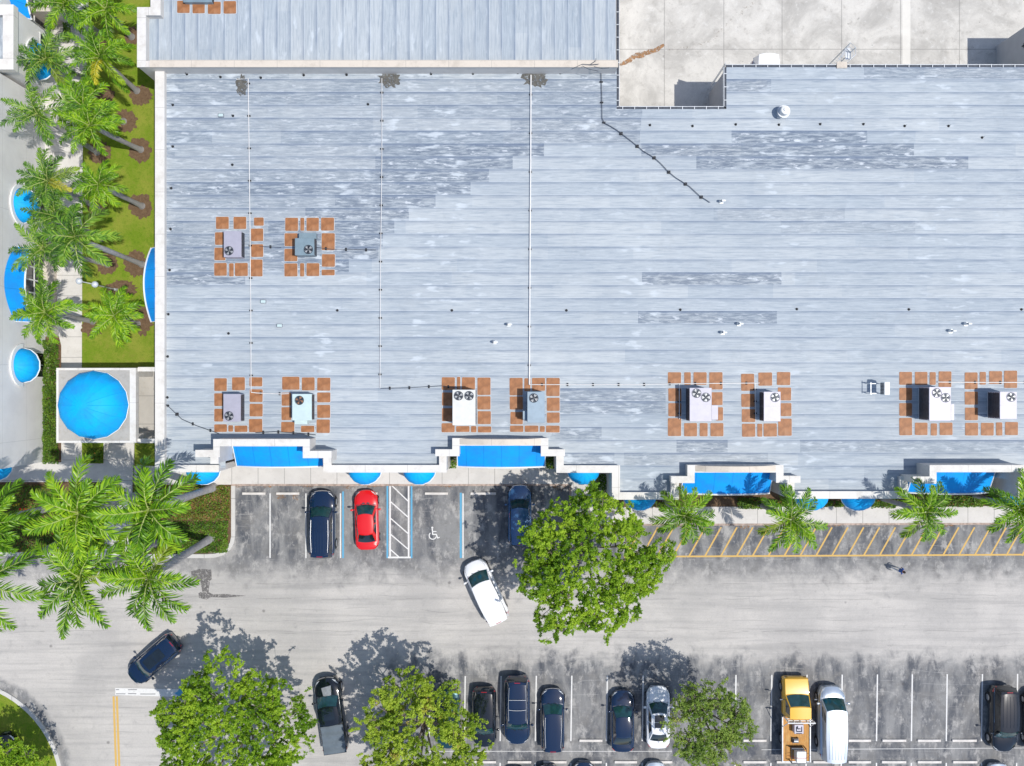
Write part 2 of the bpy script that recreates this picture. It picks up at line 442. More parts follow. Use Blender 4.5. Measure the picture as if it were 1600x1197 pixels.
# foliage
def leaf_mat(name, dark, mid, light, extra=None, trans=.42, rough=.5):
    t = NT(name)
    a = t.n('ShaderNodeAttribute', attribute_name='tint'); cr = t.n('ShaderNodeSeparateColor'); t.lk(a.outputs['Color'], cr.inputs[0])
    col = t.mix(t.rng(cr.outputs[0], 0, .5, smooth=False), dark, mid); col = t.mix(t.rng(cr.outputs[0], .5, 1, smooth=False), col, light)
    if extra: col = t.mix(t.rng(cr.outputs[1], .6, 1.0), col, extra)
    t.out(col, rough, spec=.3)
    tr = t.n('ShaderNodeBsdfTranslucent'); t.lk(t.mix(.5, col, light), tr.inputs[0])
    mx = t.n('ShaderNodeMixShader'); mx.inputs[0].default_value = trans
    t.lk(t.b.outputs[0], mx.inputs[1]); t.lk(tr.outputs[0], mx.inputs[2])
    t.lk(mx.outputs[0], t.t.nodes['Material Output'].inputs[0])
    return t.mat
M['leaf_a'] = leaf_mat('leaf_green', (.02,.08,.004), (.17,.34,.014), (.48,.66,.05), (.5,.52,.06))
M['leaf_b'] = leaf_mat('leaf_yellowish', (.035,.09,.01), (.25,.39,.03), (.56,.68,.08), (.52,.36,.10))
M['leaf_c'] = leaf_mat('leaf_olive', (.05,.11,.018), (.20,.32,.05), (.40,.52,.10), (.44,.38,.12))
M['leaf_palm'] = leaf_mat('palm_leaf', (.018,.07,.004), (.14,.32,.01), (.38,.57,.022), (.6,.5,.03), .16, .4)
M['leaf_palm_cool'] = leaf_mat('palm_leaf_cool', (.016,.06,.01), (.11,.26,.02), (.33,.50,.05), (.5,.45,.05), .16, .4)
M['leaf_hedge'] = leaf_mat('hedge_leaf', (.03,.08,.01), (.09,.19,.015), (.2,.32,.03), (.3,.1,.03), .25)
M['leaf_red'] = leaf_mat('croton_leaf', (.08,.09,.015), (.20,.20,.03), (.38,.20,.08), (.12,.26,.02), .25)
M['bark'] = simple('bark', (.22,.18,.15), .9, .3, 6)
def trunk_mat():
    t = NT('palm_trunk'); p = t.coord(); x,y,z = t.xyz(p)
    f = t.noise(p, 3, 6, .7); r = t.m('FRACT', t.m('MULTIPLY', z, 5.5))
    col = t.mix(t.rng(f, .3, .7), (.40,.39,.39), (.28,.27,.27)); col = t.mix(t.rng(r, .85, 1, 0, .45), col, (.17,.16,.15))
    return t.out(col, .85, bump=f, bstr=.4)
M['palm_trunk'] = trunk_mat()
M['crownshaft'] = simple('palm_crownshaft', (.16,.26,.05), .4, .2, 3)
M['rachis'] = simple('palm_rachis', (.42,.48,.16), .5, .1, 3)

# ================================================================ GROUND
YZ = -1.2                                   # the service yard lies a dock's height below the shop floor
g = MB(); g.box(-400, 400, -400, ay(176,4.65), -2.5, 0.0); g.box(-400, ax(961,4.65), ay(176,4.65)+.001, 400, -2.5, 0.0)
struct(g.build('ground', M['asphalt']))
def P4(x0, x1, y0, y1, z=0.0): return [(ax(x0,z),ay(y0,z)),(ax(x1,z),ay(y0,z)),(ax(x1,z),ay(y1,z)),(ax(x0,z),ay(y1,z))]
def PP(pts, z=0.0): return [(ax(a,z),ay(b,z)) for a,b in pts]
def slab(name, polys, mat, z1, z0=-.05):
    b = MB()
    for p in polys: b.prism(p, z0, z1)
    return struct(b.build(name, mat))

# service yard behind the shop
b = MB(); b.sheet([(ax(955),ay(176,4.65)-.3),(400,ay(176,4.65)-.3),(400,400),(ax(955),400)], YZ)
struct(b.build('service_yard', M['yard']))
def blob(cx, cy, rx, ry, n=22, jag=.25, seed=1, rot=0):
    rnd = random.Random(seed); out = []
    for i in range(n):
        t = 2*math.pi*i/n; r = 1+rnd.uniform(-jag, jag)
        x = math.cos(t)*rx*r; y = math.sin(t)*ry*r
        out.append((cx+x*math.cos(rot)-y*math.sin(rot), cy+x*math.sin(rot)+y*math.cos(rot)))
    return out
def stain_mat(name, c, under, thr=.5):
    t = NT(name); p = t.pos(); f = t.noise(p, 3.5, 7, .75)
    t.out(t.mix(t.rng(f, .35, .65), c, tuple(x*.6 for x in c)), .85)
    tr = t.n('ShaderNodeBsdfTransparent'); mx = t.n('ShaderNodeMixShader')
    t.lk(t.rng(t.noise(p, 5, 7, .75), thr-.16, thr+.06), mx.inputs[0])
    t.lk(t.b.outputs[0], mx.inputs[1]); t.lk(tr.outputs[0], mx.inputs[2]); t.lk(mx.outputs[0], t.t.nodes['Material Output'].inputs[0])
    return t.mat
M['rust'] = stain_mat('rust_stain', (.42,.23,.11), None, .59)
M['rust_faint'] = stain_mat('rust_wash', (.56,.47,.36), None, .42)
M['wet'] = stain_mat('dark_stain', (.19,.18,.175), None, .58)
M['litter'] = stain_mat('leaf_litter', (.42,.22,.09), None, .5)
def ribbon(pts, w, z):
    """ragged strip along a path (world xy)"""
    rnd = random.Random(3); L=[];R=[]
    P_=[Vector((p[0],p[1])) for p in pts]; Q=[]
    for i in range(len(P_)-1):
        for k in range(6): Q.append(P_[i].lerp(P_[i+1], k/6))
    Q.append(P_[-1])
    for i,p in enumerate(Q):
        d=(Q[min(i+1,len(Q)-1)]-Q[max(i-1,0)]).normalized(); n=Vector((-d.y,d.x))
        ww=w(i/(len(Q)-1)) if callable(w) else w
        L.append(p+n*ww*rnd.uniform(.6,1.3)); R.append(p-n*ww*rnd.uniform(.6,1.3))
    b=MB(); b.add([(q.x,q.y,z) for q in L]+[(q.x,q.y,z) for q in R],[(i,i+1,len(Q)+i+1,len(Q)+i)[::-1] for i in range(len(Q)-1)])
    return b
struct(ribbon(PP([(962,103),(978,98),(992,88),(1008,84),(1025,78),(1038,70)],YZ), lambda t: .09+.12*math.sin(t*3.1), YZ+.01).build('rust_stain', M['rust']))
struct(ribbon(PP([(1038,76),(1075,76),(1108,66),(1130,42),(1165,15),(1195,-8)],YZ), .16, YZ+.006).build('rust_wash_stain', M['rust_faint']))
# wet stain on the lane
b = MB(); b.sheet(PP([(298,893),(312,889),(330,890),(331,905),(324,910),(310,908),(300,903)]), .006)
b.sheet(PP([(313,908),(328,908),(326,925),(333,929),(350,928),(385,931),(352,934),(330,933),(322,937),(311,934),(310,927),(316,924)]), .008)
struct(b.build('wet_stain', M['wet']))
# loose brown leaves along the kerb
b = MB()
for i,(x,y,rx,ry) in enumerate(((374,759,6,3),(418,759,8,3),(480,759,9,3),(545,760,9,4),(440,776,8,5),(462,777,5,4),(585,759,12,2.5),(700,759,12,2),(800,760,12,2.5),(875,762,10,5),(1165,823,7,4),(1060,822,12,2),(1300,821,14,2),(1480,821,12,2))):
    b.sheet(blob(ax(x),ay(y),rx/20,ry/20,14,.4,i+5), .010+.0005*i)
struct(b.build('leaf_litter', M['litter']))

# painted markings
z = .005
b = MB()
def ln(b, x0, y0, x1, y1, w, z=z):
    a = Vector((ax(x0),ay(y0))); c = Vector((ax(x1),ay(y1))); d=(c-a).normalized(); n=Vector((-d.y,d.x))*w/2
    b.sheet([a+n, c+n, c-n, a-n], z)
for x in (422, 478, 532): ln(b, x, 771, x, 872, .1)
ln(b, 723.5, 771, 723.5, 872, .1)
for x in (672, 727, 783, 838, 893.5, 949, 1005, 1150, 1206, 1261, 1316, 1371, 1425.5, 1480, 1535, 1590, 1645, 1700):
    ln(b, x, 1056-(x-838)*.004, x-1.5, 1158, .1)
    ln(b, x-1.5, 1192, x-3, 1300, .1)
ln(b, 670, 1174, 1050, 1174, .035); ln(b, 1190, 1171.5, 1700, 1168, .035)
struct(b.build('parking_lines', M['line_white']))
b = MB()                                                     # accessible bay: hatch box
ln(b, 609.5, 757, 609.5, 872, .13); ln(b, 638.5, 757, 638.5, 872, .13); ln(b, 606.2, 871, 641.8, 871, .13, .0062)
for k,(y0,y1) in enumerate(((757,783),(784,808),(810,833.5),(835,858))): ln(b, 610.5, y0, 637.5, y1, .09, .0056)
ln(b, 610.5, 859, 623, 870, .09, .0056)
struct(b.build('access_aisle_lines', M['line_white']))
b = MB()
ln(b, 536, 768, 536, 872, .14); ln(b, 605.3, 757, 605.3, 872, .14); ln(b, 643, 757, 643, 872, .14); ln(b, 720, 770, 720, 872, .16)
struct(b.build('blue_bay_lines', M['line_blue']))
b = MB()
ln(b, 975, 870, 1720, 866, .13, .0062)
for k in range(31):
    x = 978+24.75*k
    ln(b, x, 868.5, x+25, 824, .12, .0052)
struct(b.build('yellow_hatching', M['line_yellow']))
b = MB()
ln(b, 177.5, 1088, 182, 1215, .17); ln(b, 182.5, 1088, 187, 1215, .17)
struct(b.build('yellow_centre_line', M['line_yellow']))
b = MB(); b.sheet(PP([(180,1075),(285,1077),(285,1089),(180,1086)]), .005)
struct(b.build('stop_line', M['line_white']))
b = MB()
for x0,x1,y in ((181,186,1077),(200,214,1077),(181,196,1083.5),(200,213,1083.2),(219,243,1083.8)): b.sheet(PP([(x0,y),(x1,y),(x1,y+1.2),(x0,y+1.2)]), .009)
struct(b.build('worn_stop_line_marks', simple('worn_mark', (.2,.2,.21), .9)))
b = MB(); b.sheet(blob(ax(282),ay(1083),.42,.32,14,.3,3), .009); struct(b.build('blue_paint_mark', M['line_blue']))
# access symbol
b = MB(); cx, cy = ax(678), ay(833); u = 1/20
def arc(cx, cy, r, a0, a1, w, n=16):
    for i in range(n):
        t0=a0+(a1-a0)*i/n; t1=a0+(a1-a0)*(i+1)/n
        b.sheet([(cx+math.cos(t0)*(r-w/2),cy+math.sin(t0)*(r-w/2)),(cx+math.cos(t1)*(r-w/2),cy+math.sin(t1)*(r-w/2)),
                 (cx+math.cos(t1)*(r+w/2),cy+math.sin(t1)*(r+w/2)),(cx+math.cos(t0)*(r+w/2),cy+math.sin(t0)*(r+w/2))], .005)
def sg(x0,y0,x1,y1,w,z):
    a=Vector((cx+x0*u,cy-y0*u)); c=Vector((cx+x1*u,cy-y1*u)); d=(c-a).normalized(); n=Vector((-d.y,d.x))*w*u/2
    b.sheet([a+n,c+n,c-n,a-n], z)
b.sheet([(cx-2.5*u+math.cos(t*math.pi/6)*1.7*u, cy+8.5*u+math.sin(t*math.pi/6)*1.7*u) for t in range(12)], .005)
sg(-2.5,-6.5,-1.8,2.5,2.0,.0054); sg(-2.2,-2.5,4,-2.5,1.4,.0057); sg(-2.0,2,3.8,2,1.8,.006); sg(3.4,1.5,6,8,1.8,.0063); sg(5.5,7.8,9,6.6,1.6,.0066)
arc(cx-1.8*u, cy-4*u, 5.6*u, R_(130), R_(345), 1.5*u)
struct(b.build('accessible_bay_symbol', M['line_white']))
# faded arrows on the lane
b = MB()
for x,y,a in ((952,1005,1.9),(1385,1015,.5),(1525,1018,.9)):
    d = Vector((math.cos(a), math.sin(a))); n = Vector((-d.y,d.x)); c = Vector((ax(x),ay(y)))
    b.sheet([c-d*1+n*.07, c+d*.2+n*.07, c+d*.2+n*.3, c+d*.95, c+d*.2-n*.3, c+d*.2-n*.07, c-d*1-n*.07], .005)
struct(b.build('faded_lane_arrow', M['line_worn'] if 'line_worn' in M else stain_mat('faded_paint', (.55,.54,.52), None, .42)))

# pavements and paths (kerb height .13)
KZ = .13
slab('sidewalk', [PP([(243,722),(892,722),(892,757),(243,757)]), PP([(892,722),(960,722),(960,792),(1750,790),(1750,817),(892,819)])], M['sidewalk'], KZ)
b = MB()
for x0,y0,x1,y1 in ((362,757.6,890.5,757.6),(891,759,891,819.6),(889.6,820,1750,817.5)):
    a=Vector((ax(x0),ay(y0))); c=Vector((ax(x1),ay(y1))); d=(c-a).normalized(); n=Vector((-d.y,d.x))*.075
    b.prism([a+n,c+n,c-n,a-n], -.05, KZ+.012)
struct(b.build('kerb', simple('stained_kerb', (.40,.31,.26), .85, .3, 4)))
slab('path', [PP([(100,-60),(140,-60),(139,60),(131,180),(130,300),(129,560),(129,752),(97,752),(97,540),(72,440),(72,-60)]),
              PP([(163,692),(211,692),(208,753),(208,867),(165,867),(163,753)]),
              PP([(-120,722),(97,722),(97,753),(-120,753)]), PP([(129,724),(163,724),(163,753),(129,753)]), PP([(211,728),(243,728),(243,757),(211,757)])], M['walk'], KZ)
slab('lawn', [PP([(140,-60),(290,-60),(290,578),(129,578),(130,300),(131,180),(139,60)]), PP([(129,690),(163,690),(163,724),(129,724)]), PP([(211,690),(290,690),(290,728),(211,728)])], M['grass'], .10)
for i,(x,y,r,ry) in enumerate(((221,150,17,15),(195,190,20,18),(219,235,17,19),(157,238,18,17),(221,322,18,19),(152,326,15,12),(213,412,18,20),(168,412,17,18),(190,452,24,14),(221,500,19,24),(146,512,17,14),(206,56,12,14),(160,148,20,15),(155,70,14,12))):
    b = MB(); b.prism(blob(ax(x),ay(y),r/20,ry/20,44,.16,i), .05, .125+.0006*i); struct(b.build('mulch_bed', M['mulch']))
slab('pavilion_floor', [PP([(88,578),(268,578),(268,690),(88,690)])], M['floor'], KZ-.01)
slab('planting_bed', [PP([(-120,753),(165,753),(165,862),(-120,862)]), PP([(208,757),(362,757),(362,838),(357,852),(345,861),(325,864.5),(208,864.5)]),
                      PP([(70,526),(97,526),(97,722),(70,722)])], M['mulch'], .105)
b = MB()
def kerbline(pts, w=.3, z1=KZ+.01, closed=False):
    P_=[Vector(p) for p in PP(pts)]; L=[];Rr=[]
    for i,p in enumerate(P_):
        d=(P_[min(i+1,len(P_)-1)]-P_[max(i-1,0)]).normalized(); n=Vector((-d.y,d.x))*w/2
        L.append(p+n); Rr.append(p-n)
    n=len(P_)
    vs=[(q.x,q.y,zz) for zz in (-.05,z1) for q in L+Rr]
    o=2*n; fs=[]
    for i in range(n-1):
        fs += [(o+i,o+i+1,o+n+i+1,o+n+i),(i,i+1,o+i+1,o+i),(n+i,n+i+1,o+n+i+1,o+n+i)]
    fs += [(0,n,o+n,o),(n-1,2*n-1,o+2*n-1,o+n-1)]
    b.add(vs,fs)
kerbline([(365,757),(365,838),(363,848),(358,857),(349,864),(338,867.5),(325,868.5),(208,868.5)])
kerbline([(165,865.5),(-120,865.5)])
C0 = (-74,1234)
def cpt(r, a): return (C0[0]+r*math.cos(a), C0[1]+r*math.sin(a))
kerbline([cpt(172, R_(-110+i*5)) for i in range(30)])
struct(b.build('kerb_island', M['kerb']))
b = MB(); b.prism(PP([cpt(169, R_(-110+i*5)) for i in range(30)]+[(-150,1400)]), -.05, .11)
struct(b.build('lawn_island', M['grass']))
slab('sidewalk_planting_strip', [PP([(960,765),(1060,765),(1060,791.7),(960,791.7)]), PP([(1060,740),(1750,740),(1750,789.8),(1060,791.5)])], M['mulch'], .11)

# ================================================================ MAIN BUILDING
ZR = 4.65
def rects_union(rects):
    """rects: (x0,x1,y0,y1,h) world; returns list of xs, ys and max height per cell"""
    xs = sorted({round(v,4) for r in rects for v in r[:2]}); ys = sorted({round(v,4) for r in rects for v in r[2:4]})
    hh = {}
    for i in range(len(xs)-1):
        for j in range(len(ys)-1):
            cx=(xs[i]+xs[i+1])/2; cy=(ys[j]+ys[j+1])/2
            h=[r[4] for r in rects if r[0]<=cx<=r[1] and r[2]<=cy<=r[3]]
            if h: hh[i,j]=max(h)
    return xs,ys,hh
def heightfield(mb, rects, zb, m=0, bottom=True):
    xs,ys,hh = rects_union(rects)
    for (i,j),h in hh.items():
        x0,x1,y0,y1=xs[i],xs[i+1],ys[j],ys[j+1]
        mb.add([(x0,y0,h),(x1,y0,h),(x1,y1,h),(x0,y1,h)],[(0,1,2,3)],m)
        if bottom: mb.add([(x0,y0,zb),(x1,y0,zb),(x1,y1,zb),(x0,y1,zb)],[(3,2,1,0)],m)
        for di,dj,a,c in ((-1,0,(x0,y1),(x0,y0)),(1,0,(x1,y0),(x1,y1)),(0,-1,(x0,y0),(x1,y0)),(0,1,(x1,y1),(x0,y1))):
            nh = hh.get((i+di,j+dj), zb)
            if nh < h-1e-4: mb.add([(a[0],a[1],nh),(c[0],c[1],nh),(c[0],c[1],h),(a[0],a[1],h)],[(0,1,2,3)],m)
def rw(x0,x1,y0,y1,z):          # rectangle seen in the survey at height z
    X=sorted((ax(x0,z),ax(x1,z))); Y=sorted((ay(y0,z),ay(y1,z))); return (X[0],X[1],Y[0],Y[1],z)

shop = empty('retail_building', (ax(800), ay(430), 0), label='large flat roofed shop building with grey blue membrane roof and white parapets', cat='building')
ZP, ZT, ZM = 5.15, 6.75, 5.6           # low parapet, tall portal, middle portal
# parapets: walls that reach the ground (low, tall, middle)
low = [rw(243,256,108,737,ZP), rw(243,341,727.5,737,ZP), rw(506,697,727.5,737.5,ZP), rw(506,517,704,737.5,ZP), rw(687,697,704,737.5,ZP),
       rw(870,880,704,737.5,ZP), rw(870,968,728,738,ZP), rw(957,968,728,780,ZP), rw(957,1060,770,780,ZP), rw(1049,1060,745,780,ZP),
       rw(1231,1240.5,745,778.5,ZP), rw(1231,1418,768.5,778.5,ZP), rw(1407,1418,745,778.5,ZP), rw(1592,1603,753,778,ZP), rw(1592,1760,768.5,778,ZP)]
tall = [rw(306,341,704,713.5,ZT), rw(334,342.5,687,713.5,ZT), rw(334,483,687,696.5,ZT), rw(474,483,687,715,ZT), rw(474,517,705.5,715,ZT), rw(506,516.5,705.5,722,ZT),
        rw(329.5,340.5,705,724,ZT),
        rw(1427.5,1462.5,745.5,755,ZT), rw(1453.5,1462.5,727.5,755,ZT), rw(1453.5,1606,727.5,737,ZT), rw(1597,1606,727.5,753,ZT), rw(1597,1640,745,754,ZT)]
mid = [rw(681,716,703,712,ZM), rw(707.5,717,685.5,712,ZM), rw(846,856,685.5,712,ZM), rw(846,882,703,712,ZM), rw(707.5,856,685.5,695.5,ZM),
       rw(1049,1084.5,745,754,ZM), rw(1075,1084.5,727.5,754,ZM), rw(1213.5,1223.5,727.5,753.5,ZM), rw(1213.5,1250,744.5,753.5,ZM), rw(1075,1223.5,727.5,737.5,ZM)]
wl = MB()
cp = .09
heightfield(wl, [(a,b_,c,d,e-cp) for a,b_,c,d,e in low+tall+mid], 0.0)
# north side: upper block wall, edges round the yard
ZU, ZUP = 5.4, 6.1
up = [rw(215,965,94.5,104,ZUP), rw(215,227,12,104,ZUP), rw(215,250,12,23,ZUP), rw(236,250,-80,23,ZUP)]
heightfield(wl, [(a,b_,c,d,e-cp) for a,b_,c,d,e in up], 0.0)
wl.build('wall', M['wall'], shop, world=True)
cpm = MB()
def coping(rects, h):
    heightfield(cpm, [(a-.04,b_+.04,c-.04,d+.04,h) for a,b_,c,d,e in rects], h-cp+.001)
coping(low, ZP); coping(tall, ZT); coping(mid, ZM); coping(up[1:], ZUP)
cpm.build('coping', M['coping'], shop, world=True)
cpm = MB(); coping([(up[0][0]+.9,)+up[0][1:]], ZUP); cpm.build('coping', M['coping_tan'], shop, world=True)
# arched pediments on the middle portals
for nm,(x0,x1,y0,y1) in {'a':(717,846,685.5,694.5),'b':(1085,1213,727.5,736.5)}.items():
    b = MB(); X0,X1=ax(x0,ZM),ax(x1,ZM); Y0,Y1=ay(y0,ZM),ay(y1,ZM); n=20
    def top(i): t=i/n*2-1; return ZM-.02+.75*(1-t*t)
    vs=[];fs=[]
    for i in range(n+1):
        x=X0+(X1-X0)*i/n; vs += [(x,Y0,ZM-.3),(x,Y1,ZM-.3),(x,Y1,top(i)),(x,Y0,top(i))]
    for i in range(n):
        a=4*i; c=a+4; fs += [(a+3,a+2,c+2,c+3),(a,a+3,c+3,c),(a+2,a+1,c+1,c+2)]
    b.add(vs,fs); b.build('arched_pediment', M['coping_tan'] , shop, world=True)
# inner skin of the tall portals on the roof side
# ---- roof sheets
def roof_cells(along_x, intervals, ybreaks, y0, y1, pitch, lens, wearf, z, name, mat, seed, dark_rects=()):
    rnd = random.Random(seed); vs=[];fs=[];cols=[]
    ybreaks = sorted(ybreaks)
    k = 0; y = y0
    while y < y1-1e-6:
        ytop = min(y+pitch, y1)
        cuts = [-1e3]; x = -60+rnd.uniform(0, lens)
        while x < 80: cuts.append(x); x += lens*rnd.choice((1,1,1,.5,.62))
        cuts.append(1e3)
        sub = [y]+[b_ for b_ in ybreaks if y+1e-4 < b_ < ytop-1e-4]+[ytop]
        rowt = rnd.random()
        cell = []
        for i in range(len(cuts)-1):
            xa,xb=cuts[i],cuts[i+1]; cell.append((xa,xb,rnd.random()))
        for s0,s1 in zip(sub[:-1],sub[1:]):
            for X0,X1 in intervals((s0+s1)/2):
                for xa,xb,tn in cell:
                    a=max(xa,X0); c=min(xb,X1)
                    if c-a < 1e-3: continue
                    xs=[a,c]
                    ym=(y+ytop)/2
                    # split at dark patch borders
                    for (dx0,dx1,dy0,dy1,dw) in dark_rects:
                        if dy0 < ym < dy1: xs += [q for q in (dx0,dx1) if a+.01<q<c-.01]
                    wx = wearf(ym)[0] if wearf else None
                    if wx is not None and a+.01<wx<c-.01: xs.append(wx)
                    xs=sorted(xs)
                    for q0,q1 in zip(xs[:-1],xs[1:]):
                        xm=(q0+q1)/2; wv=.12+.1*tn
                        if wx is not None and xm < wx: wv = wearf(ym)[1]*(.45+.55*tn)
                        if wx is not None and wx-5.5 < xm < wx: wv = max(wv, wearf(ym)[1])
                        for (dx0,dx1,dy0,dy1,dw) in dark_rects:
                            if dy0<ym<dy1 and dx0<xm<dx1: wv=dw
                        b0=len(vs); r0=(s0-y)/pitch; r1=(s1-y)/pitch
                        tone=max(0,min(1,tn*.7+rowt*.3))
                        vs += [(q0,s0,z),(q1,s0,z),(q1,s1,z),(q0,s1,z)]
                        fs.append((b0,b0+1,b0+2,b0+3)); cols += [(wv,tone,r0),(wv,tone,r0),(wv,tone,r1),(wv,tone,r1)]
        y = ytop; k += 1
    if not along_x:
        vs=[(v[1],v[0],v[2]) for v in vs]; fs=[f[::-1] for f in fs]
        cc=[]
        for i in range(0,len(cols),4): cc += cols[i:i+4][::-1]
        cols=cc
    me=bpy.data.meshes.new(name); me.from_pydata(vs,[],fs)
    at_=me.color_attributes.new('sheet','FLOAT_COLOR','CORNER')
    at_.data.foreach_set('color', np.array([(c[0],c[1],c[2],1) for c in cols],dtype=np.float32).ravel())
    me.materials.append(mat)
    o=bpy.data.objects.new(name,me); COL.objects.link(o); o.parent=shop
    o.location = -Vector(shop.location)
    return o
XL=ax(250,ZP); XR=50.0
Ytop=ay(100,ZR); Yyard=ay(170.5,ZR); Xy0=ax(963.5,ZR); Xy1=ax(1135,ZR); Yn=ay(105,ZR)
yA=ay(732,ZP); yB=ay(775,ZP); xB=ax(962,ZP)
notches=[(ax(337,ZT),ax(511,ZP),yA-1,ay(692,ZT)),(ax(692,ZP),ax(875,ZP),yA-1,ay(690,ZM)),
         (ax(1055,ZP),ax(1235,ZP),yB-1,ay(732,ZM)),(ax(1412,ZP),ax(1597,ZP),yB-1,ay(732,ZT))]
# narrow shoulders of the portals belong to the roof: left of upper column, right of it
shoulders=[(ax(337,ZT),ax(338,ZT),ay(709,ZT),0)]
notch2=[]
for (x0,x1,_,yt),(sx0,sx1,sy) in zip(notches,((ax(338,ZT),ax(478,ZT),ay(710,ZT)),(ax(712,ZM),ax(851,ZM),ay(708,ZM)),(ax(1080,ZM),ax(1218,ZM),ay(750,ZM)),(ax(1458,ZT),ax(1601,ZT),ay(750,ZT)))):
    notch2.append((x0,x1,-100,sy)); notch2.append((sx0,sx1,-100,yt))
def main_iv(y):
    if y > Ytop: return []
    iv=[[XL,XR]]
    if y > Yyard: iv=[[XL,Xy0],[Xy1,XR]]
    if y > Yn: iv=[[XL,Xy0]]
    if y < yA: iv=[[xB,XR]]
    if y < yB: return []
    for (x0,x1,_,yt) in notch2:
        if y < yt:
            new=[]
            for a,c in iv:
                if x1<=a or x0>=c: new.append([a,c]); continue
                if a<x0: new.append([a,x0])
                if x1<c: new.append([x1,c])
            iv=new
    return iv
def wearf(y):
    py = 598.5 - y/(1-ZR/H)*20
    bx = [(100,1010),(215,1000),(224,1000),(226,850),(242,850),(244,830),(262,780),(284,752),(303,722),(322,655),(342,630),(370,600),(400,590),(424,520),(440,330)]
    if py > 445 or py < 100: return (None, 0)
    xs = np.interp(py, [q[0] for q in bx], [q[1] for q in bx])
    return (ax(xs, ZR), .95 if py > 215 else .72)
def dr(x0,x1,y0,y1,w): return (ax(x0,ZR),ax(x1,ZR),ay(y1,ZR)-.1,ay(y0,ZR)+.1,w)
drs=[dr(1003,1221,424,440,.9),dr(997,1214,487,501,.85),dr(1143,1355,203,218,1),dr(1002,1428,223,239,.95),dr(1088,1513,244,259,1),
     dr(650,850,222,239,1),dr(875,1040,608,647,.75),dr(860,940,672,688,.7),dr(1057,1137,690,712,.8),dr(1350,1620,105,125,.7),
     dr(1135,1205,120,150,.8),dr(1115,1320,322,338,.45),dr(1220,1430,344,360,.45),dr(975,1200,712,730,.5),dr(1250,1600,690,712,.55),dr(880,960,712,728,.6),dr(1350,1600,722,745,.35)]
yb=[Ytop,Yyard,Yn,yA,yB]+[n[3] for n in notch2]
roof_cells(True, main_iv, yb, ay(787.8,ZR), Ytop, 20.13/20*(1-ZR/H), 10.0, wearf, ZR, 'roof_membrane', M['roof_x'], 4, drs)
# upper roof, sheets run north-south
XU0=ax(221,ZUP); XU1=ax(962,ZU); YU0=ay(99,ZUP); 
def up_iv(x):
    if x < ax(243,ZUP): return [[YU0, ay(17,ZUP)]]
    return [[YU0, 36.0]]
roof_cells(False, up_iv, [ax(243,ZUP)], XU0, XU1, .95, 12, None, ZU, 'upper_roof_membrane', M['roof_y'], 9)
# stained touches near the drains
M['drain'] = stain_mat('drain_stain', (.15,.145,.13), None, .62)
for i,(x,y,rx,ry) in enumerate(((378,134,9,15),(609,123,17,13),(836,122,19,15))):
    b = MB(); b.sheet(blob(ax(x,ZR),ay(y,ZR),rx/21.5,ry/21.5,40,.22,i+30), ZR+.006); b.build('drain_stain', M['drain'], shop, world=True)
# edge strips along the yard: dark gutter with pale straps
gt = MB(); stp = MB()
def gutter(x0,y0,x1,y1,side):
    X0,Y0,X1,Y1=ax(x0,ZR),ay(y0,ZR),ax(x1,ZR),ay(y1,ZR)
    if abs(Y1-Y0)<abs(X1-X0):
        gt.box(min(X0,X1),max(X0,X1),Y0,Y0+.16*side,ZR-.25,ZR-.02); L=abs(X1-X0); n=int(L/.85)
        gt.box(min(X0,X1),max(X0,X1),Y0+.16*side,Y0+.20*side,ZR-.25,ZR+.03,1)
        for i in range(n):
            x=min(X0,X1)+(i+.5)*L/n; stp.box(x-.025,x+.025,Y0-.03*side,Y0+.205*side,ZR-.015,ZR+.045)
    else:
        gt.box(X0,X0+.16*side,min(Y0,Y1),max(Y0,Y1),ZR-.25,ZR-.02); L=abs(Y1-Y0); n=max(2,int(L/.85))
        gt.box(X0+.16*side,X0+.20*side,min(Y0,Y1),max(Y0,Y1),ZR-.25,ZR+.03,1)
        for i in range(n):
            y=min(Y0,Y1)+(i+.5)*L/n; stp.box(X0-.03*side,X0+.205*side,y-.025,y+.025,ZR-.015,ZR+.045)
gutter(963.5,-70,963.5,167,1); gutter(963.5,170.5,1131.5,170.5,1); gutter(1135,105,1135,167,-1); gutter(1135,105,1760,105,1)
gt.build('gutter', [M['metal_dark'], M['galv']], shop, world=True); stp.build('gutter_strap', M['galv'], shop, world=True)
# walls round the yard (below the gutters) and the big door
b = MB(); e=.02
b.box(ax(963.5,ZR)-.4,ax(963.5,ZR)-e,ay(170.5,ZR)-.4,36,YZ-.1,ZR-.01); b.box(ax(963.5,ZR)-e,ax(1135,ZR)+e,ay(170.5,ZR)-.4,ay(170.5,ZR)-e,YZ-.1,ZR-.012)
b.box(ax(1135,ZR)+e,ax(1135,ZR)+.4,ay(170.5,ZR)-.4,ay(105,ZR)-e,YZ-.1,ZR-.013); b.box(ax(1135,ZR)+.4,ax(1760,ZR),ay(105,ZR)-.4,ay(105,ZR)-e,YZ-.1,ZR-.014)
b.build('rear_wall', M['wall_grey'], shop, world=True)
b = MB(); xw=ax(1135,ZR)+e; 
b.box(xw-.03,xw-.001,ay(140,0)+.3,ay(140,0)+.5,YZ,4.4); b.build('downpipe', M['galv'], shop, world=True)
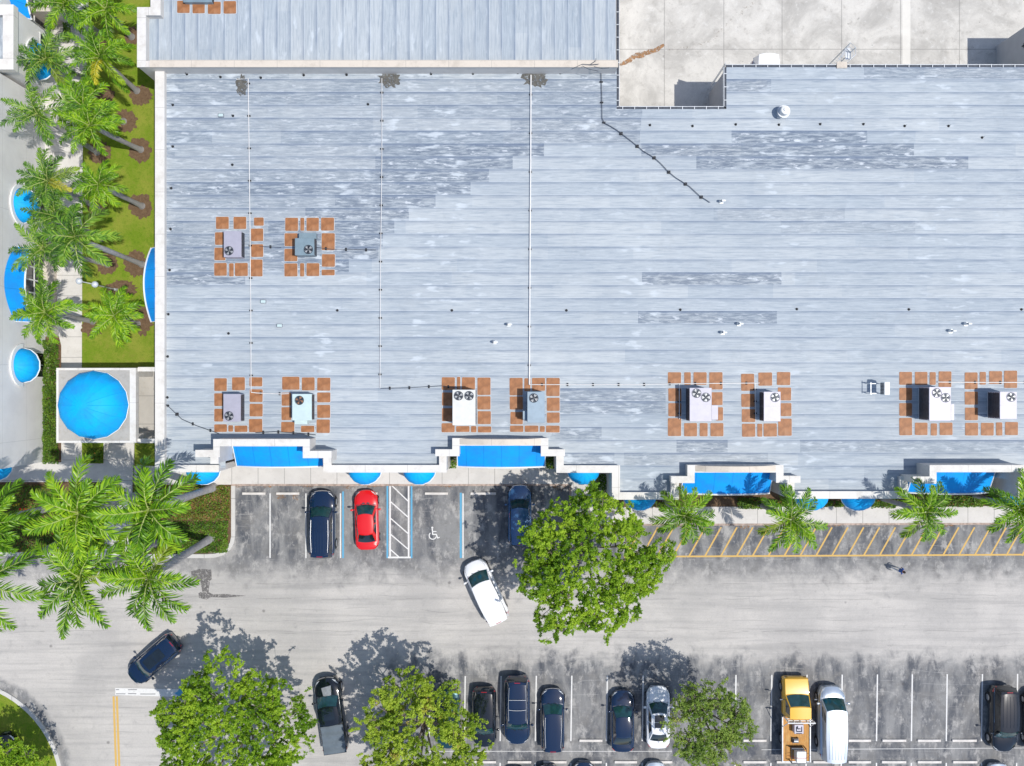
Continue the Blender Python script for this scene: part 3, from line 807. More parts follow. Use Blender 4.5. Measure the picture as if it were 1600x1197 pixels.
# retaining wall of the loading bay at the right
b = MB(); hx=ax(1556,YZ); b.box(hx,hx+9,ay(140,0)-.2,ay(73,YZ),YZ-.1,4.1)
w=b.build('wall', M['wall_grey'], None, loc=(0,0,0)); tag(w,'grey rendered loading bay wall at the top right edge of the yard','wall'); w.name='loading_bay_wall'
b = MB(); b.box(hx-.04,hx-.001,ay(95,0),ay(88,0),2.6,2.75); b.box(hx-.12,hx-.04,ay(93,0),ay(91,0),2.5,2.7); b.build('wall_lamp', M['metal_dark'], w)

# ---- awnings
def barrel(parent, p0, p1, out, z_back, rise_b, z_front, rise_f, depth, mat):
    """vaulted fabric awning; p0,p1 ends on the wall plane, out = outward unit vector"""
    p0=Vector(p0); p1=Vector(p1); out=Vector(out); n=18
    def pt(u,v):
        t=u*2-1; q=p0.lerp(p1,u)+out*(depth*v)
        zb=z_back+rise_b*(1-t*t); zf=z_front+rise_f*(1-t*t)
        return Vector((q.x,q.y,zb*(1-v)+zf*v - .0))
    b=MB(); b.grid(pt,n,4)
    # end cheeks
    for u in (0,1):
        a=pt(u,0); c=pt(u,1); b.add([a,c,(a.x,a.y,c.z)],[(0,1,2)])
    o=b.build('awning', mat, parent, world=True, smooth=40)
    tr=MB(); tr.tube([pt(i/n,1)+Vector((0,0,.03)) for i in range(n+1)], .065, 6); tr.tube([pt(0,v/3)+Vector((0,0,.02)) for v in range(4)],.035,5); tr.tube([pt(1,v/3)+Vector((0,0,.02)) for v in range(4)],.035,5)
    q=tr.build('awning_trim', M['white_trim'], o); 
    me=q.data
    off=Vector(parent.location)
    for v in me.vertices: v.co -= off
    return o
def dome_awning(parent, c, out, r, zs, mat, arch=None, drop=.25):
    c=Vector((c[0],c[1],0)); out=Vector(out); side=Vector((-out.y,out.x,0))
    def pt(u,v,R=r):
        th=math.pi*u; ph=v*math.pi/2
        rr=R*math.cos(ph)*(1+.012*math.cos(14*th*1))
        q=c+side*(math.cos(th)*rr)+out*(math.sin(th)*rr*.95)
        return Vector((q.x,q.y,zs+R*1.0*math.sin(ph)))
    # quarter sphere by ribs: fan from apex on the wall
    b=MB(); b.grid(pt,28,8)
    b.add([pt(i/28,0) for i in range(29)]+[pt(i/28,0)-Vector((0,0,drop)) for i in range(29)],[(i,i+1,30+i,29+i) for i in range(28)])
    o=b.build('dome_awning', mat, parent, world=True, smooth=50)
    tr=MB(); off=Vector(parent.location)
    tr.tube([pt(i/24,0)-Vector((0,0,drop))-off+out*.02 for i in range(25)], .05, 6)
    for k in range(1,6): tr.tube([pt(k/6,j/8)-off+out*.01 for j in range(8)], .012, 4, 1)
    tr.build('awning_trim', [M['white_trim'], mat], o)
    if arch:
        ar=MB(); n=24; r0,r1=r*1.03,r*1.03+arch
        vs=[]
        for i in range(n+1):
            th=math.pi*i/n
            for (R0,d) in ((r0,0.0),(r1,0.0),(r1,.12),(r0,.12)):
                q=c+side*(math.cos(th)*R0)+out*d; vs.append((q.x,q.y,zs+math.sin(th)*R0))
        fs=[]
        for i in range(n):
            for k in range(4): fs.append((4*i+k,4*i+(k+1)%4,4*i+4+(k+1)%4,4*i+4+k))
        ar.add(vs,fs); ar.box(0,0.001,0,.001,0,.001) if False else None
        ar.build('arch_moulding', M['white_trim'], parent, world=True)
    return o
def shopfront(parent, p0, p1, out, z1, panes):
    """dark glazed front with pale frames standing just proud of the wall"""
    p0=Vector((p0[0],p0[1],0)); p1=Vector((p1[0],p1[1],0)); out=Vector(out); d=(p1-p0); L=d.length; d.normalize()
    def bx(b,a,c,z0,zz,o0,o1,m=0):
        q=[p0+d*a+out*o0,p0+d*c+out*o0,p0+d*c+out*o1,p0+d*a+out*o1]
        b.prism([(v.x,v.y) for v in q],z0,zz,m)
    b=MB(); bx(b,.05,L-.05,.15,z1-.05,.01,.05); o=b.build('shop_window', M['glass_dark'], parent, world=True)
    b=MB()
    for i in range(panes+1):
        a=i*(L-.1)/panes; bx(b,a,a+.09,.1,z1,.052,.11)
    for i in range(panes):
        a=i*(L-.1)/panes
        for zz in (.1,z1*.55,z1-.1): bx(b,a+.091,a+(L-.1)/panes-.001,zz,zz+.09,.052,.10)
    q=b.build('window_frame', M['white_trim'], o)
    for v in q.data.vertices: v.co -= Vector(parent.location)
FB=M['fabric']; FD=M['fabric_dome']
def s_awn(x0,x1,ytop,yfr,zb,ztop):      # awning on the south front between survey columns
    Yb=ay(ytop,ztop); Yf=ay(yfr,3.0)
    barrel(shop,(ax(x0,3),Yb-.03,0),(ax(x1,3),Yb-.03,0),(0,-1,0),4.1,.55,3.0,.85,abs(Yb-Yf),FB)
    shopfront(shop,(ax(x0,3)+.2,Yb),(ax(x1,3)-.2,Yb),(0,-1,0),2.7,5)
s_awn(370,506,696.5,728,4.1,ZT); s_awn(715,851.5,695.5,728.5,4.1,ZM); s_awn(1064,1202,737.5,770,4.1,ZM); s_awn(1417.5,1544,737,769,4.1,ZT)
yw=ay(737.5,ZP); yw2=ay(779.5,ZP)
for px_ in (317,570,655,912): dome_awning(shop,(ax(px_,2.9),yw-.01),(0,-1,0),1.22,2.9,FD)
for px_ in (1000,1168 if False else 1268,1341): dome_awning(shop,(ax(px_,2.9),yw2-.01),(0,-1,0),1.22,2.9,FD)
dome_awning(shop,(ax(1590,2.9),ay(770,2.9)),(0,-1,0),1.22,2.9,FD)
xw=ax(243,ZP)-.01
barrel(shop,(xw,ay(388,3.4),0),(xw,ay(503,3.4),0),(-1,0,0),4.4,.9,3.4,1.3,1.02,M['fabric_side'])

# ================================================================ NEIGHBOUR BUILDING (left)
nb = empty('neighbour_building', (ax(60), ay(440), 0), label='tall pale rendered building along the left edge with blue awnings on its side', cat='building')
XW=ax(72); YS=ay(721); YN=ay(158); XT=ax(93); 
t = NT('pale_render'); p=t.pos(); x,y,z_=t.xyz(p)
c=t.mix(t.rng(t.noise(p,.5,6,.6),.35,.7),(.80,.785,.775),(.72,.705,.70))
j=t.m('FRACT',t.m('DIVIDE',t.m('ADD',y,200.3),5.6)); j2=t.m('FRACT',t.m('DIVIDE',t.m('ADD',z_,.4),3.1))
j=t.m('MAXIMUM',t.m('LESS_THAN',t.m('MULTIPLY',j,5.6),.035),t.m('LESS_THAN',t.m('MULTIPLY',j2,3.1),.03))
M['render']=t.out(t.mix(t.m('MULTIPLY',j,.45),c,(.42,.42,.42)),.85)
b=MB(); b.box(XW-14,XW,YS,YN-.002,0,9.2); b.box(XW-14,XW-.003,ay(70)+.002,34,0,9.2)
b.build('wall', M['render'], nb, world=True)
b=MB(); b.box(XW-8,XT,ay(153),ay(66),0,5.9); b.build('tower', M['render'], nb, world=True)
b=MB(); Xa=XT+.12; Ya=ay(153)-.12; Yb=ay(66)+.12
b.box(Xa-.75,Xa,Ya,Yb,5.9,6.5); b.box(XW-8,Xa-.75,Ya,Ya+.75,5.9,6.5); b.box(XW-8,Xa-.75,Yb-.75,Yb,5.9,6.5); b.build('parapet', M['coping'], nb, world=True)
b=MB(); b.sheet([(XW-7.8,Ya+.7),(Xa-.7,Ya+.7),(Xa-.7,Yb-.7),(XW-7.8,Yb-.7)],6.1)
me_o=b.build('tower_roof', M['roof_y'], nb, world=True)
ca=me_o.data.color_attributes.new('sheet','FLOAT_COLOR','CORNER'); ca.data.foreach_set('color', np.array([(.6,.5,.5,1)]*4,dtype=np.float32).ravel())
E=(1,0,0)
def w_awn(yc,half):
    barrel(nb,(XW+.02,ay(yc-half,3.4),0),(XW+.02,ay(yc+half,3.4),0),E,4.3,1.35,3.4,.9,.75,M['fabric_side'])
    shopfront(nb,(XW,ay(yc-half+6,3.0)),(XW,ay(yc+half-6,3.0)),E,3.2,5)
    b=MB(); b.box(XW,XW+.9,ay(yc+half+4),ay(yc-half-4),0,.55); b.build('plinth', M['coping_tan'], nb, world=True)
w_awn(445.5,58); w_awn(-25,56)
for yc in (321,571): 
    dome_awning(nb,(XW+.02,ay(yc,3.4)),E,1.25,3.4,FD,arch=.32)
    shopfront(nb,(XW,ay(yc-20)),(XW,ay(yc+20)),E,3.2,2)
    b=MB(); b.box(XW,XW+.35,ay(yc+25),ay(yc-25),0,.35); b.build('plinth', M['coping_tan'], nb, world=True)
dome_awning(nb,(XT+.02,ay(96,3.2)),E,1.3,3.2,FD,arch=.35); shopfront(nb,(XT,ay(96-22)),(XT,ay(96+22)),E,3.0,2)
dome_awning(nb,(ax(-8,2.9),YS-.01),(0,-1,0),1.2,2.9,FD)
b=MB(); b.box(ax(52,1.6),ax(100,0)+.3,ay(40),ay(33),0,2.6); b.build('side_wall', M['coping_tan'], nb, world=True)

# ================================================================ PAVILION
pv = empty('domed_pavilion', (ax(158), ay(634), 0), label='small square concrete pavilion carrying a big round blue fabric dome', cat='pavilion')
zr=3.9; b=MB(); X0,X1,Y0,Y1=ax(88,zr),ax(203,zr),ay(692,zr),ay(575,zr)
b.box(X0,X1,Y0,Y1,zr-.45,zr-.06); b.build('roof_slab', M['concrete_cap'], pv, world=True)
b=MB(); w_=.16
b.box(X0,X1-.001,Y0,Y0+w_,zr-.06,zr); b.box(X0,X1-.001,Y1-w_,Y1,zr-.06,zr); b.box(X0,X0+w_,Y0+w_,Y1-w_,zr-.06,zr); b.box(X1,X1+.45,Y0,Y1,zr-.45,zr+.03)
b.build('roof_rim', M['coping'], pv, world=True)
b=MB()
for (y_) in (ay(577,3.6),ay(689,3.6)):
    b=MB(); b.box(X1+.451,ax(243,3.6)+1.2,y_-.16,y_+.16,3.2,3.6); b.build('link_beam', M['coping'], pv, world=True)
for x_ in (X0+.35,X1-.1):
    for y_ in (Y0+.35,Y1-.35):
        b=MB(); b.box(x_-.28,x_+.28,y_-.28,y_+.28,.1,zr-.45,0,.04); b.build('column', M['wall'], pv, world=True)
dc=Vector((ax(143,4.4),ay(633,4.4),zr)); Rd=2.52
def dpt(u,v):
    th=2*math.pi*u; ph=v*math.pi/2
    r=Rd*math.cos(ph)*(1-.018*abs(math.sin(8*th))*math.cos(ph)**.5)
    return Vector((dc.x+r*math.cos(th), dc.y+r*math.sin(th), zr+.02+Rd*.8*math.sin(ph)))
b=MB(); b.grid(dpt,128,16); d_o=b.build('dome', FD, pv, world=True, smooth=60)
b=MB(); off=Vector(pv.location)
for k in range(16): b.tube([dpt(k/16,j/10)-off for j in range(10)], .02, 4)
b.build('dome_rib', FD, d_o)
b=MB(); b.tube([dpt(k/64,0)-off+Vector((0,0,.03)) for k in range(65)], .035, 4); b.build('dome_hem', M['white_trim'], d_o)

# ================================================================ ROOF EQUIPMENT
M['pad'] = simple('tan_walkway_pad', (.33,.135,.05), .6, .22, 2.2, dirt=(.42,.25,.15))
M['pad_edge'] = simple('pad_bedding', (.52,.55,.58), .7, .08, 3)
UC = {'lilac': simple('lilac_grey_metal', (.41,.40,.475), .45, .05, 2, .1), 'slate': simple('slate_blue_metal', (.21,.29,.34), .45, .08, 2, .1),
      'mint': simple('pale_mint_metal', (.55,.68,.68), .45, .05, 2, .1), 'cream': simple('cream_white_metal', (.68,.68,.65), .45, .05, 2),
      'bluegrey': simple('blue_grey_metal', (.27,.35,.42), .45, .08, 2, .1), 'side': simple('shaded_side_metal', (.25,.27,.33), .5, .1, 3, .2)}
M['rustfan']=simple('brown_fan', (.42,.2,.1), .6, .2, 5)
def hvac(x0,x1,y0,y1,h,col,fans,label,ext=None,grille='right',fan_col=None):
    zt=ZR+h
    X0,X1,Y0,Y1=ax(x0,zt),ax(x1,zt),ay(y1,zt),ay(y0,zt)
    cx,cy=(X0+X1)/2,(Y0+Y1)/2
    u=empty('rooftop_unit',(cx,cy,ZR),0,label,'air conditioner','packaged air conditioning units on the roof')
    m=UC[col]
    b=MB(); b.box(X0+.12,X1-.12,Y0+.12,Y1-.12,ZR,ZR+.28); b.build('roof_curb',M['galv'],u,world=True)
    b=MB(); b.box(X0+.02,X1-.02,Y0+.02,Y1-.02,ZR+.281,zt-.05,0,.03); b.build('cabinet',m,u,world=True)
    b=MB(); b.box(X0,X1,Y0,Y1,zt-.05,zt,0,.02)
    b.box(X0+.02,X1-.02,cy-.012,cy+.012,zt+.0005,zt+.012)
    b.build('top_panel',m,u,world=True)
    # panel seams and louvres on the sides
    for xa,xb in ((X1-.019,X1+.006),(X0-.006,X0+.019)):
        b=MB(); xm=(xa+xb)/2
        for k in range(4):
            y=Y0+(Y1-Y0)*(k+.5)/4; hw=(Y1-Y0)/8-.05
            for j in range(6):
                zz=ZR+.4+j*(h-.6)/6
                b.box(xa,xb,y-hw,y+hw,zz,zz+.05)
        b.box(xm-.004,xm+.004,Y0+.1,Y1-.1,ZR+.36,zt-.12)
        b.build('louvre',M['metal_dark'],u,world=True)
    for fx,fy in fans:
        FX,FY=ax(fx,zt),ay(fy,zt); r=.31
        b=MB(); b.cyl(FX,FY,zt+.001,zt+.012,r,28); f=b.build('fan_well',M['metal_dark'],u,world=True)
        b=MB()
        for k in range(4):
            a=k*math.pi/2+.6+fx*.3
            q=[(FX+math.cos(a+s)*rr,FY+math.sin(a+s)*rr) for s,rr in ((-.1,.06),(-.36,r*.86),(.0,r*.9),(.36,r*.84),(.2,.06))]
            b.prism(q,zt+.02,zt+.028)
        b.cyl(FX,FY,zt+.02,zt+.04,.06,10)
        q=b.build('fan_blades',M[fan_col] if fan_col else M['galv'],f)
        for v in q.data.vertices: v.co -= Vector(u.location)
        b=MB()
        for rr in (r+.01,r*.7,r*.4):
            b.tube([(FX+math.cos(t*math.pi/14)*rr,FY+math.sin(t*math.pi/14)*rr,zt+.06) for t in range(29)],.009,4)
        for k in range(6):
            a=k*math.pi/6; b.tube([(FX-math.cos(a)*r,FY-math.sin(a)*r,zt+.06),(FX+math.cos(a)*r,FY+math.sin(a)*r,zt+.06)],.007,4)
        q=b.build('fan_guard',M['metal_dark'],f)
        for v in q.data.vertices: v.co -= Vector(u.location)
    if ext:
        ex0,ex1,ey0,ey1,ez=ext; ze=ZR+ez
        b=MB(); b.box(ax(ex0,ze),ax(ex1,ze),ay(ey1,ze),ay(ey0,ze),ze-.7 if ez>1 else ZR+.3,ze,0,.02); b.build('air_hood',m,u,world=True)
    return u
def zz(l,s,ox,oy): return [(ox+a/s,ox+b_/s,oy+c/s,oy+d/s) for a,b_,c,d in l]
units=[]
units.append(('lilac grey rooftop unit in the upper left pair',dict(x0=349.6,x1=377,y0=361,y1=402,h=1.15,col='lilac',fans=[(358,392)]),
 zz([(128,272,137,275),(327,470,137,275),(558,668,145,238),(525,663,270,412),(117,215,312,455),(527,663,448,592),(110,235,487,630),(512,655,620,812),(108,250,660,805),(277,328,663,812),(342,488,660,808)],7.25,320,320)))
units.append(('slate blue rooftop unit in the upper left pair',dict(x0=460.7,x1=491,y0=372,y1=399,h=1.2,col='slate',fans=[(482,390)],ext=(467,494,364,373,.75)),
 zz([(912,1057,148,297),(1083,1128,148,295),(1153,1293,148,297),(1318,1465,147,293),(905,1053,323,470),(903,1050,500,640),(1325,1473,323,515),(1328,1475,560,703),(903,1050,665,812),(1080,1127,662,812),(1153,1298,662,808),(1325,1472,735,800)],7.25,320,320)))
units.append(('lilac grey rooftop unit with corner fan behind the leftmost portal',dict(x0=349,x1=376,y0=615.6,y1=659,h=1.25,col='lilac',fans=[(358,650)]),
 zz([(220,298,124,204),(331,411,118,199),(440,520,118,175),(441,522,193,273),(220,275,218,298),(220,275,315,395),(441,522,284,363),(437,520,379,461),(220,299,412,460),(308,337,418,458),(347,427,420,460)],4,280,560)))
units.append(('pale mint rooftop unit with brown fan behind the leftmost portal',dict(x0=456.5,x1=487,y0=615.6,y1=657,h=1.25,col='mint',fans=[(468,625.6)],ext=(460,480,656,663,.9),fan_col='rustfan'),
 zz([(644,752,115,196),(767,847,119,200),(863,945,121,202),(641,700,214,296),(863,945,213,275),(640,700,305,386),(863,944,291,372),(638,720,397,461),(762,845,421,461),(859,942,382,466)],4,280,560)))
units.append(('tall cream white rooftop unit with two fans side by side',dict(x0=707,x1=743,y0=609,y1=664.6,h=1.95,col='cream',fans=[(716.6,618.4),(733,618.4)]),
 zz([(201,283,118,198),(296,317,115,198),(327,409,118,196),(424,506,120,229),(203,283,213,296),(424,506,237,320),(203,283,311,393),(426,508,330,411),(200,282,405,462),(291,375,423,460),(384,418,423,462),(427,511,425,463)],4,640,560)))
units.append(('blue grey single fan rooftop unit beside the cream white one',dict(x0=824,x1=851,y0=612,y1=660.7,h=1.75,col='bluegrey',fans=[(834,622)],ext=(817,824,642,656,1.3)),
 zz([(625,707,122,231),(717,755,124,205),(765,847,122,203),(855,938,122,236),(626,708,238,320),(858,938,246,329),(630,708,335,412),(858,938,338,403),(628,711,420,460),(720,805,420,460),(814,845,423,460),(853,938,420,463)],4,640,560)))
units.append(('lilac white rooftop unit with two staggered fans behind the third portal',dict(x0=1077.6,x1=1112,y0=606,y1=658.6,h=1.7,col='lilac',fans=[(1088.3,614.5),(1102.8,621)],ext=(1112,1122,633,656,1.2)),
 zz([(98,247,157,285),(283,358,157,300),(388,537,157,300),(567,717,157,353),(103,250,338,485),(593,717,383,530),(103,250,507,657),(640,722,553,705),(98,248,677,880),(282,428,733,883),(458,548,733,883),(580,727,733,883)],7.25,1030,560)))
units.append(('lilac white rooftop unit with one corner fan behind the third portal',dict(x0=1193.5,x1=1219.7,y0=612,y1=658.6,h=1.45,col='lilac',fans=[(1211,621)]),
 zz([(928,1075,175,368),(1123,1278,160,310),(1333,1483,155,303),(930,1080,402,550),(1343,1493,330,477),(935,1087,575,722),(1375,1497,507,655),(938,1087,740,888),(1110,1167,740,887),(1182,1332,737,885),(1348,1500,682,877)],7.25,1030,560)))
units.append(('lilac white rooftop unit with two staggered fans near the right edge',dict(x0=1452,x1=1486,y0=604.7,y1=657.5,h=1.9,col='lilac',fans=[(1463.6,614),(1477.4,621.5)],ext=(1486,1491,631,657,1.5)),
 zz([(400,522,130,255),(550,670,130,255),(692,750,132,255),(778,900,125,278),(400,522,283,403),(400,522,430,553),(400,522,572,740),(550,671,618,738),(702,762,625,742),(788,911,618,738)],6.154,1340,560)))
units.append(('lilac white single fan rooftop unit nearest the right edge',dict(x0=1562.4,x1=1589,y0=612,y1=655,h=1.9,col='lilac',fans=[(1580,620.5)]),
 zz([(1029,1152,135,297),(1173,1232,130,253),(1264,1387,123,247),(1408,1532,118,285),(1029,1155,320,445),(1032,1155,473,595),(1033,1157,620,742),(1185,1307,620,742),(1330,1390,615,742),(1417,1540,612,738)],6.154,1340,560)))
rndp=random.Random(5)
def pads(lst,zroof,near):
    for (x0,x1,y0,y1) in lst:
        X0,X1,Y0,Y1=ax(x0,zroof),ax(x1,zroof),ay(y1,zroof),ay(y0,zroof); cx,cy=(X0+X1)/2,(Y0+Y1)/2; r=.07
        def rr(x0,x1,y0,y1,r):
            out=[]
            for qx,qy,a0 in ((x1-r,y1-r,0),(x0+r,y1-r,90),(x0+r,y0+r,180),(x1-r,y0+r,270)):
                for k in range(4): a=R_(a0+30*k); out.append((qx+math.cos(a)*r,qy+math.sin(a)*r))
            return out
        b=MB(); b.prism(rr(X0,X1,Y0,Y1,r),zroof+.008,zroof+.035); b.prism(rr(X0-.032,X1+.032,Y0-.032,Y1+.032,r+.03),zroof,zroof+.008,1)
        o=b.build('walkway_pad',[M['pad'],M['pad_edge']],loc=(cx,cy,zroof),world=True)
        o.rotation_euler=(0,0,rndp.uniform(-.012,.012))
        tag(o,'walkway pad by '+near,'roof pad','walkway pads around the '+near)
for lab,kw,pl in units:
    hvac(label=lab,**kw)
    pads(pl,ZR,lab)
hvac(286,331,-40,3.5,1.2,'slate',[],'dark rooftop unit cut off by the top edge on the upper roof')
pads([(277,296.5,1.5,20.5),(301,320,1.5,21),(325,345,3,22),(349.5,369,2,21.5)],ZU,'dark unit at the top edge')

# pipes and conduits lying on the roof, on small sleepers
def pipe(pts,r,mat,label,n,cat='pipe',zb=.12,sup=None,name='roof_pipe'):
    w=[Vector((ax(a,ZR),ay(c,ZR),ZR+zb)) for a,c in pts]
    root=empty(name,(w[0].x,w[0].y,ZR),0,label,cat,'pipes and conduits lying on the roof')
    b=MB(); b.tube(w,r,6); b.build('run',M[mat],root,world=True,smooth=40)
    L=[0]
    for i in range(1,len(w)): L.append(L[-1]+(w[i]-w[i-1]).length)
    for k in range(n):
        d=(k+.5)*L[-1]/n; i=max(j for j in range(len(L)) if L[j]<=d); i=min(i,len(w)-2)
        t=(d-L[i])/(L[i+1]-L[i]); q=w[i].lerp(w[i+1],t); dr_=(w[i+1]-w[i]).normalized()
        b=MB(); s=.11
        b.box(q.x-(s if abs(dr_.y)>.5 else .055),q.x+(s if abs(dr_.y)>.5 else .055),q.y-(s if abs(dr_.x)>.5 else .055),q.y+(s if abs(dr_.x)>.5 else .055),ZR,ZR+zb-r*.6,0,.01)
        b.build('sleeper',M['rubber'],root,world=True)
    return root
pipe([(370,125),(388.5,124),(389.5,200),(391,330),(392.5,470),(393,612)],.028,'pvc','long white pipe running down past the two upper left units',10)
pipe([(393,613),(402,614),(440,615.5),(452,615)],.03,'pvc','short pale conduit joining the two units behind the leftmost portal',2)
pipe([(597,123),(597,250),(595,400),(594,607)],.024,'pvc','long pale pipe between the slate blue unit and the middle of the roof',11)
pipe([(594,607),(640,606),(690,603),(716,606)],.018,'cable','thin dark cable running right to the tall cream white unit',4,'cable')
pipe([(829.5,118),(829,250),(828,400),(827,601)],.05,'pvc','thick white pipe running down the middle of the roof to the blue grey unit',8)
pipe([(827,601),(900,601),(1000,601),(1060,599.5),(1186,598.5)],.026,'pvc','white pipe running right from the blue grey unit towards the lilac units',9)
pipe([(1061,600),(1061,655)],.025,'pvc','short white pipe down the left side of the staggered fan unit',3)
pipe([(1179,599),(1180,655)],.025,'pvc','short white pipe down the left side of the corner fan unit',3)
pipe([(1464,597),(1530,597.5),(1600,597.5),(1700,598)],.03,'pvc','white pipe running off the right edge above the last two units',6)
pipe([(906,104),(930,110),(939,116),(940,150),(940.5,185),(944,193),(952,197),(965,205),(976,213.5),(992,226),(1005,237),(1022,247),(1033,257),(1042,267),(1055,278),(1068,286),(1077,292),(1092,306),(1109,317)],.024,'cable','wavy dark cable snaking from the yard corner down to the right',10,'cable')
pipe([(242,621),(254,627),(263,634),(285,655),(307.5,665),(343,677.5)],.022,'cable','thin dark cable curving across the lower left roof corner',4,'cable')
pipe([(400,676),(430,674.5),(470,677),(494,679.5)],.022,'cable','thin dark cable behind the leftmost portal',4,'cable')
pipe([(406,385),(440,387)],.02,'cable','short dark cable left of the slate blue unit',1,'cable')
pipe([(494,387),(520,390),(548,390),(588,391)],.02,'cable','short dark cable right of the slate blue unit',3,'cable')
# tangle on the upper parapet
b=MB()
for pts in ([(893,108),(910,100),(925,101),(936,100)],[(910,103),(920,108),(935,111)],[(922,101),(931,95),(931,91)],[(928,104),(940,107),(952,106)]):
    b.tube([Vector((ax(a,6.3),ay(c,6.3),6.28)) for a,c in pts],.02,5)
o=b.build('cable_bundle',M['cable'],loc=at(920,103,6.28),world=True); tag(o,'tangle of dark cables hanging over the tan parapet near the yard corner','cable')

# lightning protection points
def rod(px,py,zr,label,grp):
    c=at(px,py,zr); r=empty('lightning_rod',c,0,label,'lightning rod',grp)
    b=MB(); b.cyl(0,0,0,.05,.10,10,0,.08); b.build('base',M['rubber'],r)
    b=MB(); b.cyl(0,0,.05,.34,.028,6,0,.012); b.build('rod',M['metal_dark'],r)
for i,(x,y) in enumerate([(270,164),(270,229),(267.5,294),(266.5,358),(265,422),(263,491),(262,557),(261.5,621),(262.5,634)]): rod(x,y,ZR,'small black lightning rod foot in the column just inside the left parapet','lightning rods along the left parapet')
for x,y in [(292,116),(344.5,120.5),(407.5,121.5),(474.5,117.5),(541.5,117),(673.5,115.5),(739,115),(809,114),(875,114)]: rod(x,y,ZR,'small black lightning rod foot in the row just below the tan parapet','lightning rods below the tan parapet')
for x,y in [(1015.5,195.5),(1082,197),(1149.5,194.5),(1217,195),(1281.5,194),(1349,194),(1413.5,197),(1482,197),(1534.5,215)]: rod(x,y,ZR,'small black lightning rod foot in the row below the yard','lightning rods below the yard')
for x,y in [(1063,484),(1245,483),(1420,483.5),(1596,483.5),(527,485),(706,485),(885,485),(357,521)]: rod(x,y,ZR,'small black lightning rod foot out in the middle of the roof','lightning rods in the middle of the roof')
for x,y in [(363,257.5),(364,181) ,(575,583-420)]: rod(x,y,ZR,'small dark peg standing alone on the worn upper left roof','pegs on the worn roof')
for x,y in [(230,40.5),(227,78)]: rod(x,y,ZU,'small black peg on the upper roof by its left parapet','pegs on the upper roof')

# small vents
def vent(x,y,label):
    c=at(x,y,ZR); r=empty('gooseneck_vent',c,0,label,'roof vent','small metal gooseneck vents on the roof')
    b=MB(); b.box(-.14,.14,-.14,.14,0,.03); b.build('flashing',M['galv'],r)
    b=MB(); b.tube([(-.1,0,.02),(-.1,0,.42),(-.04,0,.52),(.08,0,.54),(.16,0,.44),(.16,0,.34)],.085,8); b.build('neck',M['white_trim'],r,smooth=40)
for x,y,l in ((1127,315.5,'small gooseneck vent at the end of the wavy dark cable'),(1154.5,506.5,'upper small vent of the left pair on the right half'),(1129,520,'lower small vent of the left pair on the right half'),
   (1509,506.5,'upper small vent of the pair near the right edge'),(1485,517.5,'lower small vent of the pair near the right edge'),(795,507.5,'upper small vent of the pair left of the thick white pipe'),(773,535,'lower small vent of the pair left of the thick white pipe')): vent(x,y,l)
for x,y,l in ((412,471.5,'low square capped hatch below the left units, upper one'),(437.5,509,'low square capped hatch below the left units, lower one'),(346,181,'low square capped hatch on the worn upper left roof')):
    c=at(x,y,ZR); r=empty('roof_hatch',c,0,l,'roof hatch','low capped hatches')
    b=MB(); b.box(-.2,.2,-.13,.13,0,.16,0,.02); b.build('curb',M['metal_grey'],r)
    b=MB(); b.box(-.17,.17,-.10,.10,.161,.2,0,.02); b.build('lid',UC['mint'],r)
c=at(1221,178,ZR); r=empty('exhaust_fan',c,0,'round pale exhaust fan standing alone below the yard edge','exhaust fan')
b=MB(); b.box(-.34,.34,-.34,.34,0,.18); b.build('curb',M['galv'],r)
b=MB(); b.cyl(0,0,.18,.5,.27,20,0,.24); b.cyl(0,0,.5,.58,.43,24,0,.46); b.cyl(0,0,.58,.95,.36,24,0,.30); b.build('housing',M['galv'],r,smooth=40)
b=MB(); b.cyl(0,0,.951,.99,.31,24,0,.26); b.cyl(0,0,.991,1.06,.13,12); b.build('cap',M['white_trim'],r,smooth=40)
# condenser on a stand
c=at(1373,606,ZR+.8); r=empty('roof_condenser',(c.x,c.y,ZR),0,'small white condenser on a metal stand left of the last two units','condenser')
b=MB()
for x_ in (-.55,.35):
    for y_ in (-.4,.3): b.tube([(x_,y_,0),(x_,y_,.75)],.03,6)
b.tube([(-.6,-.4,.75),(.5,-.4,.75)],.03,6); b.tube([(-.6,.3,.75),(.5,.3,.75)],.03,6); b.tube([(-.55,-.5,.76),(-.55,.4,.76)],.03,6)
b.build('stand',M['galv'],r)
b=MB(); b.box(.12,.5,-.5,.42,.79,1.5,0,.03); b.build('casing',M['white_trim'],r)
b=MB()
for k in range(8): b.box(.09,.119,-.44+.1*k,-.38+.1*k,.85,1.45)
b.build('louvre',M['metal_dark'],r)

# free standing ladder tower joined to the roof edge by a small landing
A=at(1323,73,4.9); B=at(1331,80,4.9); Cc_=at(1331,91,4.9)
r=empty('access_ladder',(A.x,A.y,YZ),0,'pale metal ladder tower with a small landing at the edge of the roof','ladder')
b=MB(); l0=at(1307,97,4.66); l1=at(1323,107,4.66); b.box(l0.x,l1.x,l1.y,l0.y,4.66,4.74); b.build('landing',M['coping_tan'],r,world=True)
for q in (A,B,Cc_):
    b=MB(); b.tube([(q.x,q.y,YZ),(q.x,q.y,5.6)],.035,6); b.build('post',M['galv'],r,world=True)
b=MB()
for k in range(14):
    z_=YZ+.4+k*.42; b.tube([(A.x,A.y,z_),(B.x,B.y,z_)],.018,5)
b.build('rungs',M['galv'],r,world=True)
for z_ in (4.7,5.15,5.6):
    b=MB(); b.tube([(l0.x+.05,l0.y,z_),(A.x,A.y,z_),(B.x,B.y,z_),(Cc_.x,Cc_.y,z_),(l1.x,l0.y-.05,z_)],.022,5); b.build('guard_rail',M['galv'],r,world=True)
